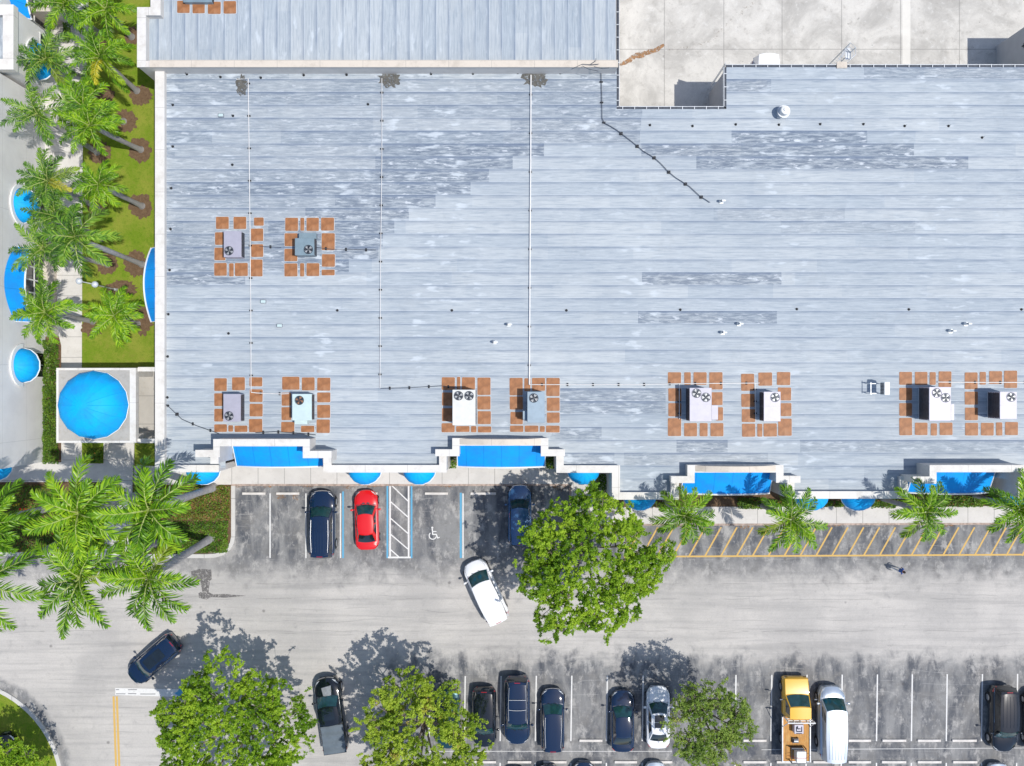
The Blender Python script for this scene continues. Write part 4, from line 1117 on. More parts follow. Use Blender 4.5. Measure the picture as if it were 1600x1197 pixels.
b=MB(); b.box(A.x,B.x,Cc_.y,A.y,4.6,4.64); b.build('platform',M['galv'],r,world=True)

# ================================================================ LEAVES
def leaf_mesh(name, C, Nn, size, mat, tint, parent=None, aspect=.55, curl=True):
    """C (n,3) centres, Nn (n,3) normals, size (n,), tint (n,2)"""
    n=len(C); Nn=Nn/np.linalg.norm(Nn,axis=1,keepdims=True)
    rs=np.random.RandomState(n%1000+3)
    a=rs.normal(size=(n,3)); u=np.cross(Nn,a); u/=np.linalg.norm(u,axis=1,keepdims=True); w=np.cross(Nn,u)
    s=size[:,None]
    V=np.stack([C-u*s, C-w*s*aspect*.9+Nn*s*.12, C+u*s, C+w*s*aspect+Nn*s*.12],1).reshape(-1,3)
    me=bpy.data.meshes.new(name); me.vertices.add(4*n); me.vertices.foreach_set('co',V.astype(np.float32).ravel())
    me.loops.add(4*n); me.loops.foreach_set('vertex_index',np.arange(4*n,dtype=np.int32))
    me.polygons.add(n); me.polygons.foreach_set('loop_start',np.arange(0,4*n,4,dtype=np.int32)); 
    me.update(calc_edges=True)
    ca=me.color_attributes.new('tint','FLOAT_COLOR','CORNER')
    col=np.ones((n,4),dtype=np.float32); col[:,0]=tint[:,0]; col[:,1]=tint[:,1]
    ca.data.foreach_set('color',np.repeat(col,4,axis=0).ravel()); me.materials.append(mat); me.validate()
    o=bpy.data.objects.new(name,me); COL.objects.link(o)
    if parent: o.parent=parent
    return o

def tree(base, centre, R, label, leafm, n_leaf, seed, lobes, hgt, name='shade_tree', leaf=.15, gap=.35, yellow=0.0, flat=.62, cat='tree'):
    """base: ground point; centre: crown middle (world); R radius"""
    rs=np.random.RandomState(seed); rnd=random.Random(seed)
    root=empty(name,(base.x,base.y,0),0,label,cat,'broad shade trees')
    cc=Vector((centre[0]-base.x,centre[1]-base.y,centre[2]))
    def Rad(th):
        v=1.0
        for k,(a,f,ph) in enumerate(lobes): v+=a*math.sin(f*th+ph)
        v+=.22*mnoise.noise(Vector((math.cos(th)*2.6+seed,math.sin(th)*2.6,0)))+.13*mnoise.noise(Vector((math.cos(th)*7+seed,math.sin(th)*7,2)))
        return R*v
    # trunk and limbs
    fork=Vector((cc.x*.3,cc.y*.3,cc.z*.42)); b=MB()
    b.tube([(0,0,0),(cc.x*.06,cc.y*.06,cc.z*.2),fork],[.24,.19,.17],10); tips=[]
    nb_=9
    for i in range(nb_):
        th=2*math.pi*(i+rnd.uniform(-.3,.3))/nb_; rr=Rad(th)*rnd.uniform(.45,.65)
        e=Vector((cc.x+math.cos(th)*rr,cc.y+math.sin(th)*rr,cc.z+rnd.uniform(-.1,.25)*R*flat)); mid=fork.lerp(e,.5)+Vector((0,0,.3))
        b.tube([fork,mid,e],[.12,.075,.045],6)
        for j in range(6):
            t2=th+rnd.uniform(-.7,.7); rr2=Rad(t2)*rnd.uniform(.6,.98)
            e2=Vector((cc.x+math.cos(t2)*rr2,cc.y+math.sin(t2)*rr2,cc.z+rnd.uniform(-.25,.35)*R*flat)); s=mid.lerp(e,rnd.uniform(.2,1))
            m2=s.lerp(e2,.5)+Vector((rnd.uniform(-.2,.2),rnd.uniform(-.2,.2),.2)); b.tube([s,m2,e2],[.045,.03,.014],5); tips.append(e2); tips.append(m2)
            for k in range(3):
                s3=m2.lerp(e2,rnd.uniform(.1,.9)); e3=s3+Vector((rnd.gauss(0,.55),rnd.gauss(0,.55),rnd.uniform(-.1,.6))); b.tube([s3,e3],[.018,.008],4); tips.append(e3)
    b.build('trunk',M['bark'],root,smooth=50)
    # leaf sprays around twig ends and through the dome
    cl=[]
    for e in tips: cl.append((e.x,e.y,e.z,rnd.uniform(.18,.38),.6))
    m_=int(R*R*75)
    for i in range(m_):
        th=rnd.uniform(0,2*math.pi); q=math.sqrt(rnd.random()); rr=Rad(th)*q
        top=math.sqrt(max(.04,1-q*q))*R*flat
        zz_=cc.z-.3*R*flat+rnd.uniform(.35,1.0)*top+.35*mnoise.noise(Vector((math.cos(th)*rr*.7+seed,math.sin(th)*rr*.7,0)))*R*flat
        g_=mnoise.noise(Vector((math.cos(th)*rr*.95+seed,math.sin(th)*rr*.95,3.1)))+.5*mnoise.noise(Vector((math.cos(th)*rr*2.6+seed,math.sin(th)*rr*2.6,7.1)))
        if g_ < -.42+gap*.42*(.3+q): continue
        cl.append((cc.x+math.cos(th)*rr,cc.y+math.sin(th)*rr,zz_,rnd.uniform(.08,.24),1))
    cl=np.array(cl)
    w=cl[:,3]**1.6; idx=rs.choice(len(cl),n_leaf,p=w/w.sum())
    d=rs.normal(size=(n_leaf,3)); d/=np.linalg.norm(d,axis=1,keepdims=True)
    axv=rs.normal(size=(len(cl),3))*np.array([1,1,.35]); out_=cl[:,:3]-np.array([cc.x,cc.y,cc.z-R*.3]); out_/=np.linalg.norm(out_,axis=1,keepdims=True)+1e-6
    axv=axv/np.linalg.norm(axv,axis=1,keepdims=True)+out_*.9; axv/=np.linalg.norm(axv,axis=1,keepdims=True)
    ln_=(cl[:,3]*2.6)[idx]; tt=rs.uniform(-1,1,n_leaf)
    Cc=cl[idx,:3]+axv[idx]*(ln_*tt*.5)[:,None]+d*(rs.rand(n_leaf)*(.05+.10*(1-np.abs(tt))))[:,None]*(1+cl[idx,3:4]*2.2)
    Nn=d*.35+rs.normal(size=(n_leaf,3))*.5+np.array([0,0,.8])
    clt=rs.rand(len(cl))*.35; lowf=np.array([mnoise.noise(Vector((c[0]*.8+seed,c[1]*.8,1.7))) for c in cl])*.45
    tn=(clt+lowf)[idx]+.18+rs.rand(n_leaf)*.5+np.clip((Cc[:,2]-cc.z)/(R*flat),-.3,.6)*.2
    yl=((rs.rand(len(cl))<yellow*.5)|(lowf>.30-yellow))[idx]*rs.uniform(.55,1.0,n_leaf)*(1 if yellow else 0)
    leaf_mesh('crown',Cc,Nn,leaf*rs.uniform(.55,1.15,n_leaf),leafm,np.stack([np.clip(tn,0,1),yl],1),root)
    return root
def tpx(cx,cy,zc,Rpx,**kw):
    c=at(cx,cy,zc); R=Rpx*(H-zc)/H/20
    bb=kw.pop('basepx',None)
    base=at(*bb) if bb else Vector((c.x,c.y,0))
    return tree(base,c,R,**kw)
tpx(924,884,8.2,112,basepx=(905,838),label='broad green shade tree leaning out over the lane beside the building corner',leafm=M['leaf_a'],n_leaf=125000,seed=11,lobes=[(.06,3,1.2),(.05,5,.4),(.05,9,2)],hgt=9,gap=.35,leaf=.074)
tpx(363,1158,7.0,120,label='dense bright green shade tree beside the dark pickup, left of it',leafm=M['leaf_a'],n_leaf=150000,seed=23,lobes=[(.05,4,.2),(.05,7,1.4),(.03,11,2)],hgt=8,gap=.18,leaf=.072)
tpx(655,1161,6.9,100,label='yellowish green shade tree between the dark pickup and the parked cars',leafm=M['leaf_b'],n_leaf=80000,seed=35,lobes=[(.08,3,2.2),(.06,5,1.4),(.05,8,0)],hgt=8,gap=.72,leaf=.08,yellow=.05)
tpx(1108,1134,6.6,64,label='thin olive green shade tree by the end island right of the white sedan',leafm=M['leaf_c'],n_leaf=26000,seed=41,lobes=[(.08,3,.6),(.06,5,2.4)],hgt=7,gap=.5,leaf=.075,yellow=.05)
tpx(20,1212,5.0,56,basepx=(50,1175),label='small green tree on the round lawn in the bottom left corner',leafm=M['leaf_a'],n_leaf=22000,seed=52,lobes=[(.1,3,.6),(.07,5,2.4)],hgt=6,gap=.4,leaf=.08)

# hedges and shrubs
def shrub(name,x0,x1,y0,y1,h,label,mat,dens=260,seed=1,cat='hedge',grp=None,leaf=.075,red=0.0):
    X0,X1,Y0,Y1=ax(x0),ax(x1),ay(y1),ay(y0); rs=np.random.RandomState(seed); A=(X1-X0)*(Y1-Y0); n=int(A*dens)
    root=empty(name,((X0+X1)/2,(Y0+Y1)/2,.1),0,label,cat,grp)
    x=rs.uniform(X0,X1,n)-(X0+X1)/2; y=rs.uniform(Y0,Y1,n)-(Y0+Y1)/2
    ed=np.minimum(np.minimum(x+(X1-X0)/2,(X1-X0)/2-x),np.minimum(y+(Y1-Y0)/2,(Y1-Y0)/2-y)); ed=np.clip(ed/.35,0,1)
    nz=np.array([mnoise.noise(Vector((a*1.6+seed,b_*1.6,0))) for a,b_ in zip(x,y)])
    top=h*(.45+.55*np.sqrt(ed))*(1+.35*nz); z_=top*rs.uniform(.55,1.0,n)
    ok=(ed+nz*.8+.35>0.15); x,y,z_,nz=x[ok],y[ok],z_[ok],nz[ok]; n=len(x)
    Nn=rs.normal(size=(n,3))*.5+np.array([0,0,.9])
    leaf_mesh('foliage',np.stack([x,y,z_],1),Nn,leaf*rs.uniform(.6,1.3,n),mat,np.stack([np.clip(rs.rand(n)*.8+nz*.5+.1,0,1),(rs.rand(n)<red)*1.0],1),root)
    b=MB(); k=max(3,int(A*1.5)); r2=random.Random(seed)
    for i in range(min(k,40)):
        xx=r2.uniform(X0+.1,X1-.1)-(X0+X1)/2; yy=r2.uniform(Y0+.1,Y1-.1)-(Y0+Y1)/2; b.tube([(xx,yy,0),(xx+r2.uniform(-.1,.1),yy+r2.uniform(-.1,.1),h*.6)],[.02,.01],4)
    b.build('stems',M['bark'],root)
    return root
HG=M['leaf_hedge']
shrub('hedge',72,96,532,724,.75,'long clipped green hedge between the left building and the path',HG,420,1)
shrub('groundcover',211,361,758,812,.35,'low reddish brown groundcover filling the upper half of the kerbed corner bed',M['leaf_red'],330,2,'groundcover',red=.35)['kind']='stuff'
shrub('groundcover',211,358,813,863,.28,'low bright green groundcover in the lower half of the kerbed corner bed',HG,330,3,'groundcover')['kind']='stuff'
shrub('groundcover',-60,98,757,803,.4,'low green and brown groundcover in the upper half of the left bed',M['leaf_red'],300,4,'groundcover',red=.5)['kind']='stuff'
shrub('groundcover',-60,163,812,860,.35,'low green groundcover along the kerb in the left bed',HG,260,5,'groundcover',red=.1)['kind']='stuff'
shrub('groundcover',128,163,757,806,.35,'low mixed groundcover beside the centre path',M['leaf_red'],280,6,'groundcover',red=.4)['kind']='stuff'
for i,(x0,x1,y0,y1,l) in enumerate(((1022,1062,782,794,'low shrub in front of the wall left of the first right hand palm'),(1150,1196,777,794,'low green shrub under the right end of the third awning'),(1262,1300,781,791,'low shrub against the wall left of a small dome awning'),
   (1300,1324,781,791,'low shrub between two small dome awnings'),(1358,1396,778,793,'low yellow green shrub right of the small dome awning'),(1472,1530,774,791,'long low shrub under the last awning'),(1540,1572,766,790,'tall green shrub by the recess near the right edge'),
   (1198,1258,780,790,'low shrub strip left of the fourth small dome awning from the right'),(1398,1468,780,790,'low shrub strip behind the third right hand palm'),(1000,1020,783,791,'tiny shrub by the first small dome right of the step'),
   (905,955,735,800,'dark green shrub in the corner where the pavement steps down'),(700,714,712,731,'small bright shrub left of the second awning'),(853,868,712,731,'small bright shrub right of the second awning'),(140,165,700,722,'small shrub by the pavilion path'))):
    if i==10: x0,x1,y0,y1=925,956,740,792
    shrub('shrub',x0,x1,y0,y1,.7 if i!=10 else 1.2,l,HG,420,20+i,'shrub','shrubs against the shop front',leaf=.08,red=.05)
shrub('shrub',104,117,40,70,.9,'narrow dark green shrub beside the top left wall',HG,420,41,'shrub')
# flowers and clutter in the left bed
b=MB(); b.tube([(ax(24),ay(790),.3),(ax(30),ay(788),.38),(ax(35),ay(786),.3)],.09,7); o=b.build('yellow_float',simple('yellow_plastic',(.8,.6,.02),.5),loc=at(30,788,.3),world=True); tag(o,'small bright yellow curved object lying in the left bed','ornament')
rf=MB(); r9=random.Random(2)
for k in range(9):
    x=ax(36+r9.uniform(0,14)); y=ay(797+r9.uniform(-3,3)); rf.prism(blob(x,y,.10,.09,7,.2,k),.4,.46)
o=rf.build('red_flowers',simple('red_petals',(.7,.01,.01),.6),loc=at(43,797,.3),world=True); tag(o,'cluster of bright red flowers in the left bed','flowers'); o['kind']='stuff'

# ================================================================ PALMS
def palm_crown_mesh(seed, L, nf, name='fronds', droop=1.0):
    rs=np.random.RandomState(seed); quads=[];tints=[]; ra=MB()
    for i in range(nf):
        th=2*math.pi*i/nf*1.0+rs.uniform(-.25,.25); lay=(i%3)/2.0
        el0=R_(30+35*lay+rs.uniform(-8,8)); Lf=L*rs.uniform(.85,1.1)*(1-.12*lay); n=46
        p=np.array([0,0,0.0]); dirh=np.array([math.cos(th),math.sin(th),0]); pts=[]; tw=rs.uniform(-.5,.5)
        e=el0; sl_=Lf/n*1.18; tc=rs.rand()
        yel=rs.uniform(.5,.9) if rs.rand()<.08 else 0.0
        for k in range(n+1):
            pts.append(p.copy()); e=el0-(k/n)**1.15*R_(95*droop)*(1.05-.25*lay)
            hd=dirh*math.cos(e); side0=np.array([-dirh[1],dirh[0],0])
            p=p+(hd+np.array([0,0,math.sin(e)])+side0*tw*.35*(k/n))*sl_
        ra.tube([tuple(q) for q in pts[::7]],[.022,.018,.014,.011,.008,.005,.003][:len(pts[::7])],4)
        pts=np.array(pts)
        for k in range(3,n+1):
            t=(pts[min(k+1,n)]-pts[k-1]); t/=np.linalg.norm(t)
            side=np.cross(t,[0,0,1.0]); side/=np.linalg.norm(side)+1e-6; up=np.cross(side,t)
            f=k/n; ll=L*.235*(math.sin(math.pi*min(1,.12+f*.86))**.55)*rs.uniform(.85,1.1)
            for sgn in (-1,1):
                for rep in range(1):
                    base=pts[k]+t*(rep*.5)*sl_
                    a=rs.uniform(.75,1.1)-.35*f; plume=rs.uniform(-.35,.75)
                    d=side*sgn*math.sin(a)+t*math.cos(a)+up*plume; d/=np.linalg.norm(d)
                    wv=np.cross(d,up+side*rs.uniform(-.6,.6)); wv/=np.linalg.norm(wv)+1e-6; wd=.0125
                    m1=base+d*ll*.55; tip=base+d*ll+np.array([0,0,-ll*.38])
                    quads.append((base-wv*wd*.5,m1-wv*wd,m1+wv*wd,base+wv*wd*.5)); quads.append((m1-wv*wd,tip-wv*.002,tip+wv*.002,m1+wv*wd))
                    tt=np.clip(.12+.45*tc+rs.uniform(-.3,.45),0,1); tints += [(tt,yel),(min(1,tt+.12),yel)]
    V=np.array(quads).reshape(-1,3); n=len(quads)
    me=bpy.data.meshes.new(name); me.vertices.add(4*n); me.vertices.foreach_set('co',V.astype(np.float32).ravel())
    me.loops.add(4*n); me.loops.foreach_set('vertex_index',np.arange(4*n,dtype=np.int32)); me.polygons.add(n); me.polygons.foreach_set('loop_start',np.arange(0,4*n,4,dtype=np.int32))
    me.update(calc_edges=True)
    ca=me.color_attributes.new('tint','FLOAT_COLOR','CORNER'); col=np.ones((n,4),dtype=np.float32); col[:,:2]=np.array(tints)
    ca.data.foreach_set('color',np.repeat(col,4,axis=0).ravel())
    ro=ra.build('frond_stem',M['rachis']); rm=ro.data; bpy.data.objects.remove(ro)
    return me, rm
PC=[palm_crown_mesh(100+i,1.0,nf,droop=dp) for i,(nf,dp) in enumerate(((13,1.05),(16,1.22),(11,.92),(15,1.1),(12,1.3),(17,.98)))]
PCC=[]
for me,rm in PC:
    m2=me.copy(); m2.materials.append(M['leaf_palm_cool']); me.materials.append(M['leaf_palm']); PCC.append((m2,rm))
def palm(bx,by,cx,cy,Rpx,label,v,rot,cool=False,grp='palms in the lawn strip beside the path',tr=.17,hh=None):
    # height from how far the crown is displaced from its foot in the survey
    rb=math.hypot(bx-800,by-598.5); rc=math.hypot(cx-800,cy-598.5); h=hh or max(4.5,H*(1-rb/rc))
    b0=at(bx,by,.08); top=at(cx,cy,h)
    root=empty('palm_tree',b0,0,label,'palm tree',grp); d=top-b0
    b=MB(); k=h/10
    pts=[(0,0,0),(d.x*.03,d.y*.03,.25),(d.x*.3,d.y*.3,d.z*.28),(d.x*.6,d.y*.6,d.z*.6),(d.x*.84,d.y*.84,d.z*.84)]
    b.tube(pts,[tr*1.75,tr*1.2,tr*1.0,tr*1.15,tr*.8],12); b.build('trunk',M['palm_trunk'],root,smooth=60)
    b=MB(); b.tube([pts[-1],(d.x*.93,d.y*.93,d.z*.93),(d.x,d.y,d.z)],[tr*.85,tr*.75,tr*.3],10); b.build('crownshaft',M['crownshaft'],root,smooth=60)
    me,rm=(PCC if cool else PC)[(v+int(rot*10))%6]; L=Rpx*(H-h)/H/20*1.12
    o=bpy.data.objects.new('fronds',me); COL.objects.link(o); o.parent=root; o.location=d-Vector((0,0,.15)); o.scale=(L*(1+.07*math.sin(rot*7)),L*(1-.07*math.sin(rot*5)),L*(1+.15*math.sin(rot*9))); o.rotation_euler=(0,0,rot)
    q=bpy.data.objects.new('frond_stem',rm); COL.objects.link(q); q.parent=o
    return root
palm(154,52,102,6,46,'palm at the top of the lawn strip with its trunk crossing the path',0,.3)
palm(206,58,165,14,50,'palm at the top nearest the upper roof corner',1,1.3)
palm(132,122,72,93,46,'palm in front of the small tower with fronds over its roof edge',2,2.2,True)
palm(214,142,157,90,44,'yellowish palm whose trunk foot is shaded by the roof corner',3,.8)
palm(193,190,130,167,52,'palm with open crown in the middle of the upper cluster',0,1.9)
palm(152,238,58,178,46,'palm near the left wall below the tower',2,3.0,True)
palm(220,234,140,196,44,'palm above the clear round mulch bed with straight grey trunk',1,.1)
palm(152,325,74,282,42,'palm beside the path level with the upper dome awning',3,2.0,True)
palm(222,322,153,288,44,'palm near the building with one dead orange frond',0,4.0)
palm(160,372,88,338,42,'palm overlapping the path between the dome and big awnings',1,4.4,True)
palm(222,413,118,371,60,'largest palm of the cluster with long trunk pointing to the side awning',2,5.0,True,hh=9.5)
palm(168,413,66,388,46,'palm at the upper end of the big left awning',3,5.9,True,hh=8)
palm(145,502,70,488,50,'lone palm over the lower end of the big left awning',0,2.7)
palm(215,506,178,493,42,'lone short palm between path and building below the lamp',2,1.1)
pg='tall royal palms in the corner beds'
palm(244,764,123,802,80,'tall royal palm, upper left of the four by the pavilion path',1,.6,grp=pg,tr=.26)
palm(333,762,232,797,76,'tall royal palm, upper right of the four by the pavilion path',2,2.0,grp=pg,tr=.26)
palm(244,847,125,903,80,'tall royal palm, lower left of the four hanging over the lane',3,3.3,grp=pg,tr=.26)
palm(328,842,232,902,80,'tall royal palm, lower right of the four with trunk foot at the corner kerb',0,4.2,grp=pg,tr=.26)
palm(100,788,-24,820,78,'royal palm mostly outside the left edge, upper one, its trunk crossing the bed',1,5.2,grp=pg,tr=.26,hh=12)
palm(92,850,-32,908,84,'royal palm mostly outside the left edge, lower one, trunk crossing the kerb',2,.4,grp=pg,tr=.26,hh=12)
pg='palms along the yellow hatched strip'
palm(1040,784,1070,806,50,'first palm from the left along the yellow hatched strip',2,.2,grp=pg)
palm(1187,788,1236,812,54,'second palm from the left along the yellow hatched strip',1,.5,grp=pg)
palm(1375,778,1446,800,50,'third palm from the left along the yellow hatched strip, leaning trunk visible',3,1.9,grp=pg,hh=7.6)
palm(1518,772,1592,796,52,'palm at the right edge of the yellow hatched strip',0,3.9,grp=pg,hh=7.6)

# lamp post with two globes
r=empty('street_lamp',at(183,453,.1),0,'grey lamp post with two round globes standing among the palms','street lamp')
h=4.7; top=at(147,445,h)-at(183,453,.1)
top=Vector((0,0,4.6)); b=MB(); b.cyl(0,0,0,.5,.14,12,0,.09); b.tube([(0,0,.5),(0,0,4.5)],[.06,.045],8); b.build('post',M['galv'],r,smooth=50)
b=MB(); b.tube([(-.55,.12,4.5),(.5,-.1,4.5)],.035,6); b.build('cross_arm',M['galv'],r)
for s in ((-.6,.13),(.55,-.11)):
    b=MB(); b.grid(lambda u,v: (s[0]+.24*math.cos(2*math.pi*u)*math.sin(math.pi*v),s[1]+.24*math.sin(2*math.pi*u)*math.sin(math.pi*v),4.75-.24*math.cos(math.pi*v)),16,10)
    b.build('globe',simple('frosted_globe',(.6,.63,.68),.2,.05,3,coat=1),r,smooth=60)

# wheel stops
def stop(x0,x1,y,label,grp):
    c=at((x0+x1)/2,y); L=(x1-x0)/40
    b=MB(); b.prism([(-L,-.09),(L,-.09),(L,.09),(-L,.09)],0,.13,0,.03); 
    o=b.build('wheel_stop',M['stopc'],loc=(c.x,c.y,.003)); tag(o,label,'wheel stop',grp)
M['stopc']=simple('painted_wheel_stop',(.66,.62,.58),.8,.1,3,dirt=(.4,.33,.27))
for x0,x1,l in ((379,415,'leftmost wheel stop in the upper parking row'),(432,468,'wheel stop in the empty stall left of the big dark estate car'),(664,700,'wheel stop in the accessible bay'),(735,775,'wheel stop beside the blue line, shaded by the tree'),(487,520,'wheel stop under the nose of the big dark estate car'),(557,590,'wheel stop under the nose of the red sedan'),(795,830,'wheel stop in front of the car under the big tree')):
    stop(x0,x1,771,l,'wheel stops in the upper row')
for x0,x1,l in ((905,941,'wheel stop in the empty stall between two dark cars'),(1161,1197,'wheel stop left of the yellow truck'),(1325,1360,'wheel stop just right of the silver van'),(1378,1415,'second wheel stop right of the silver van'),(1433,1469,'third wheel stop right of the silver van'),(1487,1525,'fourth wheel stop right of the silver van')):
    stop(x0,x1,1156.5,l,'wheel stops in the lower row')
for x0,x1 in ((685,719),(738,775),(793,830),(849,885),(904,940),(960,995),(1016,1050),(1161,1197),(1213,1250),(1270,1300),(1325,1360),(1377,1415),(1433,1470),(1488,1526)):
    stop(x0,x1,1190,'wheel stop in the bottom row of stalls by the photo edge','wheel stops in the bottom row')

# ================================================================ VEHICLES
def sstep(a,b,x):
    t=max(0,min(1,(x-a)/(b-a))); return t*t*(3-2*t)
KINDS={
 # fractions of the length from the nose: cowl, top of windscreen, end of roof, foot of rear window; belt/bonnet heights as fraction of H; roof width factor
 'sedan': dict(cowl=.27,wt=.415,rt=.70,rb=.86,belt=.60,nose=.40,hood=.57,tail=.62,rw=.66,cf=.40,cr=.34),
 'suv':   dict(cowl=.26,wt=.385,rt=.92,rb=.985,belt=.60,nose=.46,hood=.56,tail=.60,rw=.74,cf=.34,cr=.20),
 'van':   dict(cowl=.20,wt=.35,rt=.955,rb=.995,belt=.56,nose=.40,hood=.52,tail=.56,rw=.82,cf=.34,cr=.12),
 'cargo': dict(cowl=.17,wt=.29,rt=.975,rb=.998,belt=.55,nose=.40,hood=.53,tail=.55,rw=.80,cf=.28,cr=.08),
 'pickup':dict(cowl=.25,wt=.36,rt=.575,rb=.605,belt=.64,nose=.50,hood=.61,tail=.64,rw=.78,cf=.30,cr=.10),
}
def vehicle(px,py,ang,L,W,Hh,kind,paint,label,cat='car',rails=False,bars=0,sunroof=False,glass=None,roof_ribs=0,cover=None,name='parked_car',wheels=True,grp='vehicles in the car park'):
    K=KINDS[kind]; c=at(px,py,0); root=empty(name,(c.x,c.y,0),ang,label,cat,grp); pm=P[paint]; G=glass or M['glass']
    xf=L/2
    X=lambda f: xf-f*L
    def halfw(f):
        w=1.0
        if f<.16: w-=K['cf']*((.16-f)/.16)**2.3
        if f>.86: w-=K['cr']*((f-.86)/.14)**2.4
        return W/2*w
    belt=K['belt']*Hh; 
    def ztop(f):
        if f<K['cowl']: return (K['nose']+(K['hood']-K['nose'])*math.sin(min(1,f/K['cowl']*1.15)*math.pi/2))*Hh
        if f<K['wt']: return K['hood']*Hh+(belt-K['hood']*Hh)*sstep(K['cowl'],K['wt'],f)
        if f>.93: return K['tail']*Hh*(1-.10*((f-.93)/.07)**2)
        return belt
    fs=[0,.012,.035,.07,.11,.16,K['cowl']*.85,K['cowl'],(K['cowl']+K['wt'])/2,K['wt'],.5,.6,.7,.78,.86,.91,.95,.98,.993,1.0]
    fs=sorted(set(round(f,4) for f in fs))
    rings=[]
    for f in fs:
        x=X(f); w=halfw(f); zt=ztop(f); endk=.75 if f in (0,1.0) else 1.0
        cr=.045*Hh/1.5
        nz=.30 if f==0 else .22
        pr=[(w*.90,nz),(w*.985,.40),(w,.40+.32*(zt-.40)),(w*.975,zt-.16),(w*.93,zt-.045),(w*.86,zt),(w*.5,zt+cr*.7),(0,zt+cr)]
        if f in (0,1.0): pr=[(w*.84,.34),(w*.90,.42),(w*.92,.40+.32*(zt-.40)),(w*.90,zt-.22),(w*.86,zt-.14),(w*.80,zt-.10),(w*.5,zt-.085),(0,zt-.08)]
        ring=[(x,y,z) for y,z in pr]+[(x,-y,z) for y,z in pr[-2::-1]]
        rings.append(ring)
    # nose bulges forward in the middle (bowed bumper)
    for i,f in enumerate(fs):
        if f<.16:
            rings[i]=[(x-(abs(y)/(W/2))**2.2*(.16-f)*L*.42+ .0,y,z) for x,y,z in rings[i]]
        if f>.9:
            rings[i]=[(x+(abs(y)/(W/2))**2.4*(f-.9)*L*.35,y,z) for x,y,z in rings[i]]
    n=len(rings[0]); b=MB(); vs=[v for r_ in rings for v in r_]
    fcs=[(i*n+k,i*n+k+1,(i+1)*n+k+1,(i+1)*n+k) for i in range(len(rings)-1) for k in range(n-1)]
    fcs=[f for f in fcs]+[(i*n+n-1,i*n,(i+1)*n,(i+1)*n+n-1) for i in range(len(rings)-1)]
    fcs.append(list(range(n))[::-1]); fcs.append([(len(rings)-1)*n+k for k in range(n)])
    b.add(vs,fcs); 
    body=b.build('body',pm,root,smooth=32)
    # greenhouse
    wb=W/2*.885; wr=W/2*K['rw']; zr=Hh-.03; xb0=X(K['cowl']); xt0=X(K['wt']); xt1=X(K['rt']); xb1=X(K['rb'])
    bul=.16
    def roofp(u,v):   # u -1..1, v 0 front..1 rear
        x=xt0+(xt1-xt0)*v; 
        x += (1-u*u)*(bul*.8*(1-v)-.09*v)
        ws=wr*(1-.05*(2*v-1)**2-(.06*max(0,v-.6)/.4))
        return (x,u*ws,zr-.045*(u*u)**1.6-.05*(2*v-1)**2)
    def ws_(u,v):     # windscreen 0 base..1 top
        bx=xb0+(1-u*u)*bul*1.1; top=roofp(u,0); by=u*wb*.97; bz=ztop(K['cowl'])+.03*(1-u*u)+.0
        return (bx+(top[0]-bx)*v, by+(top[1]-by)*v, bz+(top[2]-bz)*v+.03*math.sin(math.pi*v))
    def rw_(u,v):
        bx=xb1-(1-u*u)*.10; top=roofp(u,1); by=u*wb*.93; bz=belt+.03*(1-u*u)
        return (bx+(top[0]-bx)*v, by+(top[1]-by)*v, bz+(top[2]-bz)*v+.02*math.sin(math.pi*v))
    b=MB(); b.grid(lambda u,v: roofp(u*2-1,v),12,8); rf=b.build('roof',pm,root,smooth=60)
    in_=lambda fn: (lambda u,v: fn((u*2-1)*.93,.05+.9*v))
    def lift(p,d): return (p[0],p[1],p[2]+d)
    b=MB(); b.grid(lambda u,v: ws_(u*2-1,v),12,4); b.build('windscreen_surround',pm if kind!='sedan' else pm,root,smooth=60)
    b=MB(); b.grid(lambda u,v: lift(in_(ws_)(u,v),.012),12,4); b.build('windscreen',G,root,smooth=60)
    b=MB(); b.grid(lambda u,v: rw_(1-u*2,v),12,4); b.build('rear_surround',pm,root,smooth=60)
    if kind not in ('cargo',):
        b=MB(); b.grid(lambda u,v: (lambda q:(q[0]-.012,q[1],q[2]+.01))(rw_((1-u*2)*.9,.1+.8*v)),12,4); b.build('rear_window',M['glass_dark'],root,smooth=60)
    # sides
    for s in (-1,1):
        lo=[];hi=[]
        N=10
        for i in range(N+1):
            t=i/N; v=t
            bx=ws_(s,0)[0]+(rw_(s,0)[0]-ws_(s,0)[0])*t; hx=roofp(s,v)
            lo.append((bx,s*wb*(.97-.04*t),ztop(K['cowl'])*(1-min(1,t*4))+belt*min(1,t*4)-.02)); hi.append(hx)
        b=MB(); vs=lo+hi; fc=[(i,i+1,N+2+i,N+1+i) if s<0 else (i+1,i,N+1+i,N+2+i) for i in range(N)]
        b.add(vs,fc); b.build('side_frame',pm,root,smooth=60)
        # windows: two or three panes
        segs={'sedan':[(.10,.46),(.49,.84)],'suv':[(.10,.38),(.41,.68),(.71,.93)],'van':[(.10,.36),(.39,.66),(.69,.95)],'cargo':[(.08,.26)],'pickup':[(.12,.52),(.56,.90)]}[kind]
        for a,e in segs:
            b=MB(); q=[]
            for t,vv in ((a,.14),(e,.14),(e-.01,.86),(a+.05,.86)):
                i=t*N; i0=min(int(i),N-1); fr=i-i0
                l=Vector(lo[i0]).lerp(Vector(lo[i0+1]),fr); h_=Vector(hi[i0]).lerp(Vector(hi[i0+1]),fr)
                p=l.lerp(h_,vv); q.append((p.x,p.y+s*.012,p.z+.008))
            b.add(q,[(0,1,2,3) if s<0 else (3,2,1,0)]); b.build('side_window',M['glass_dark'],root)
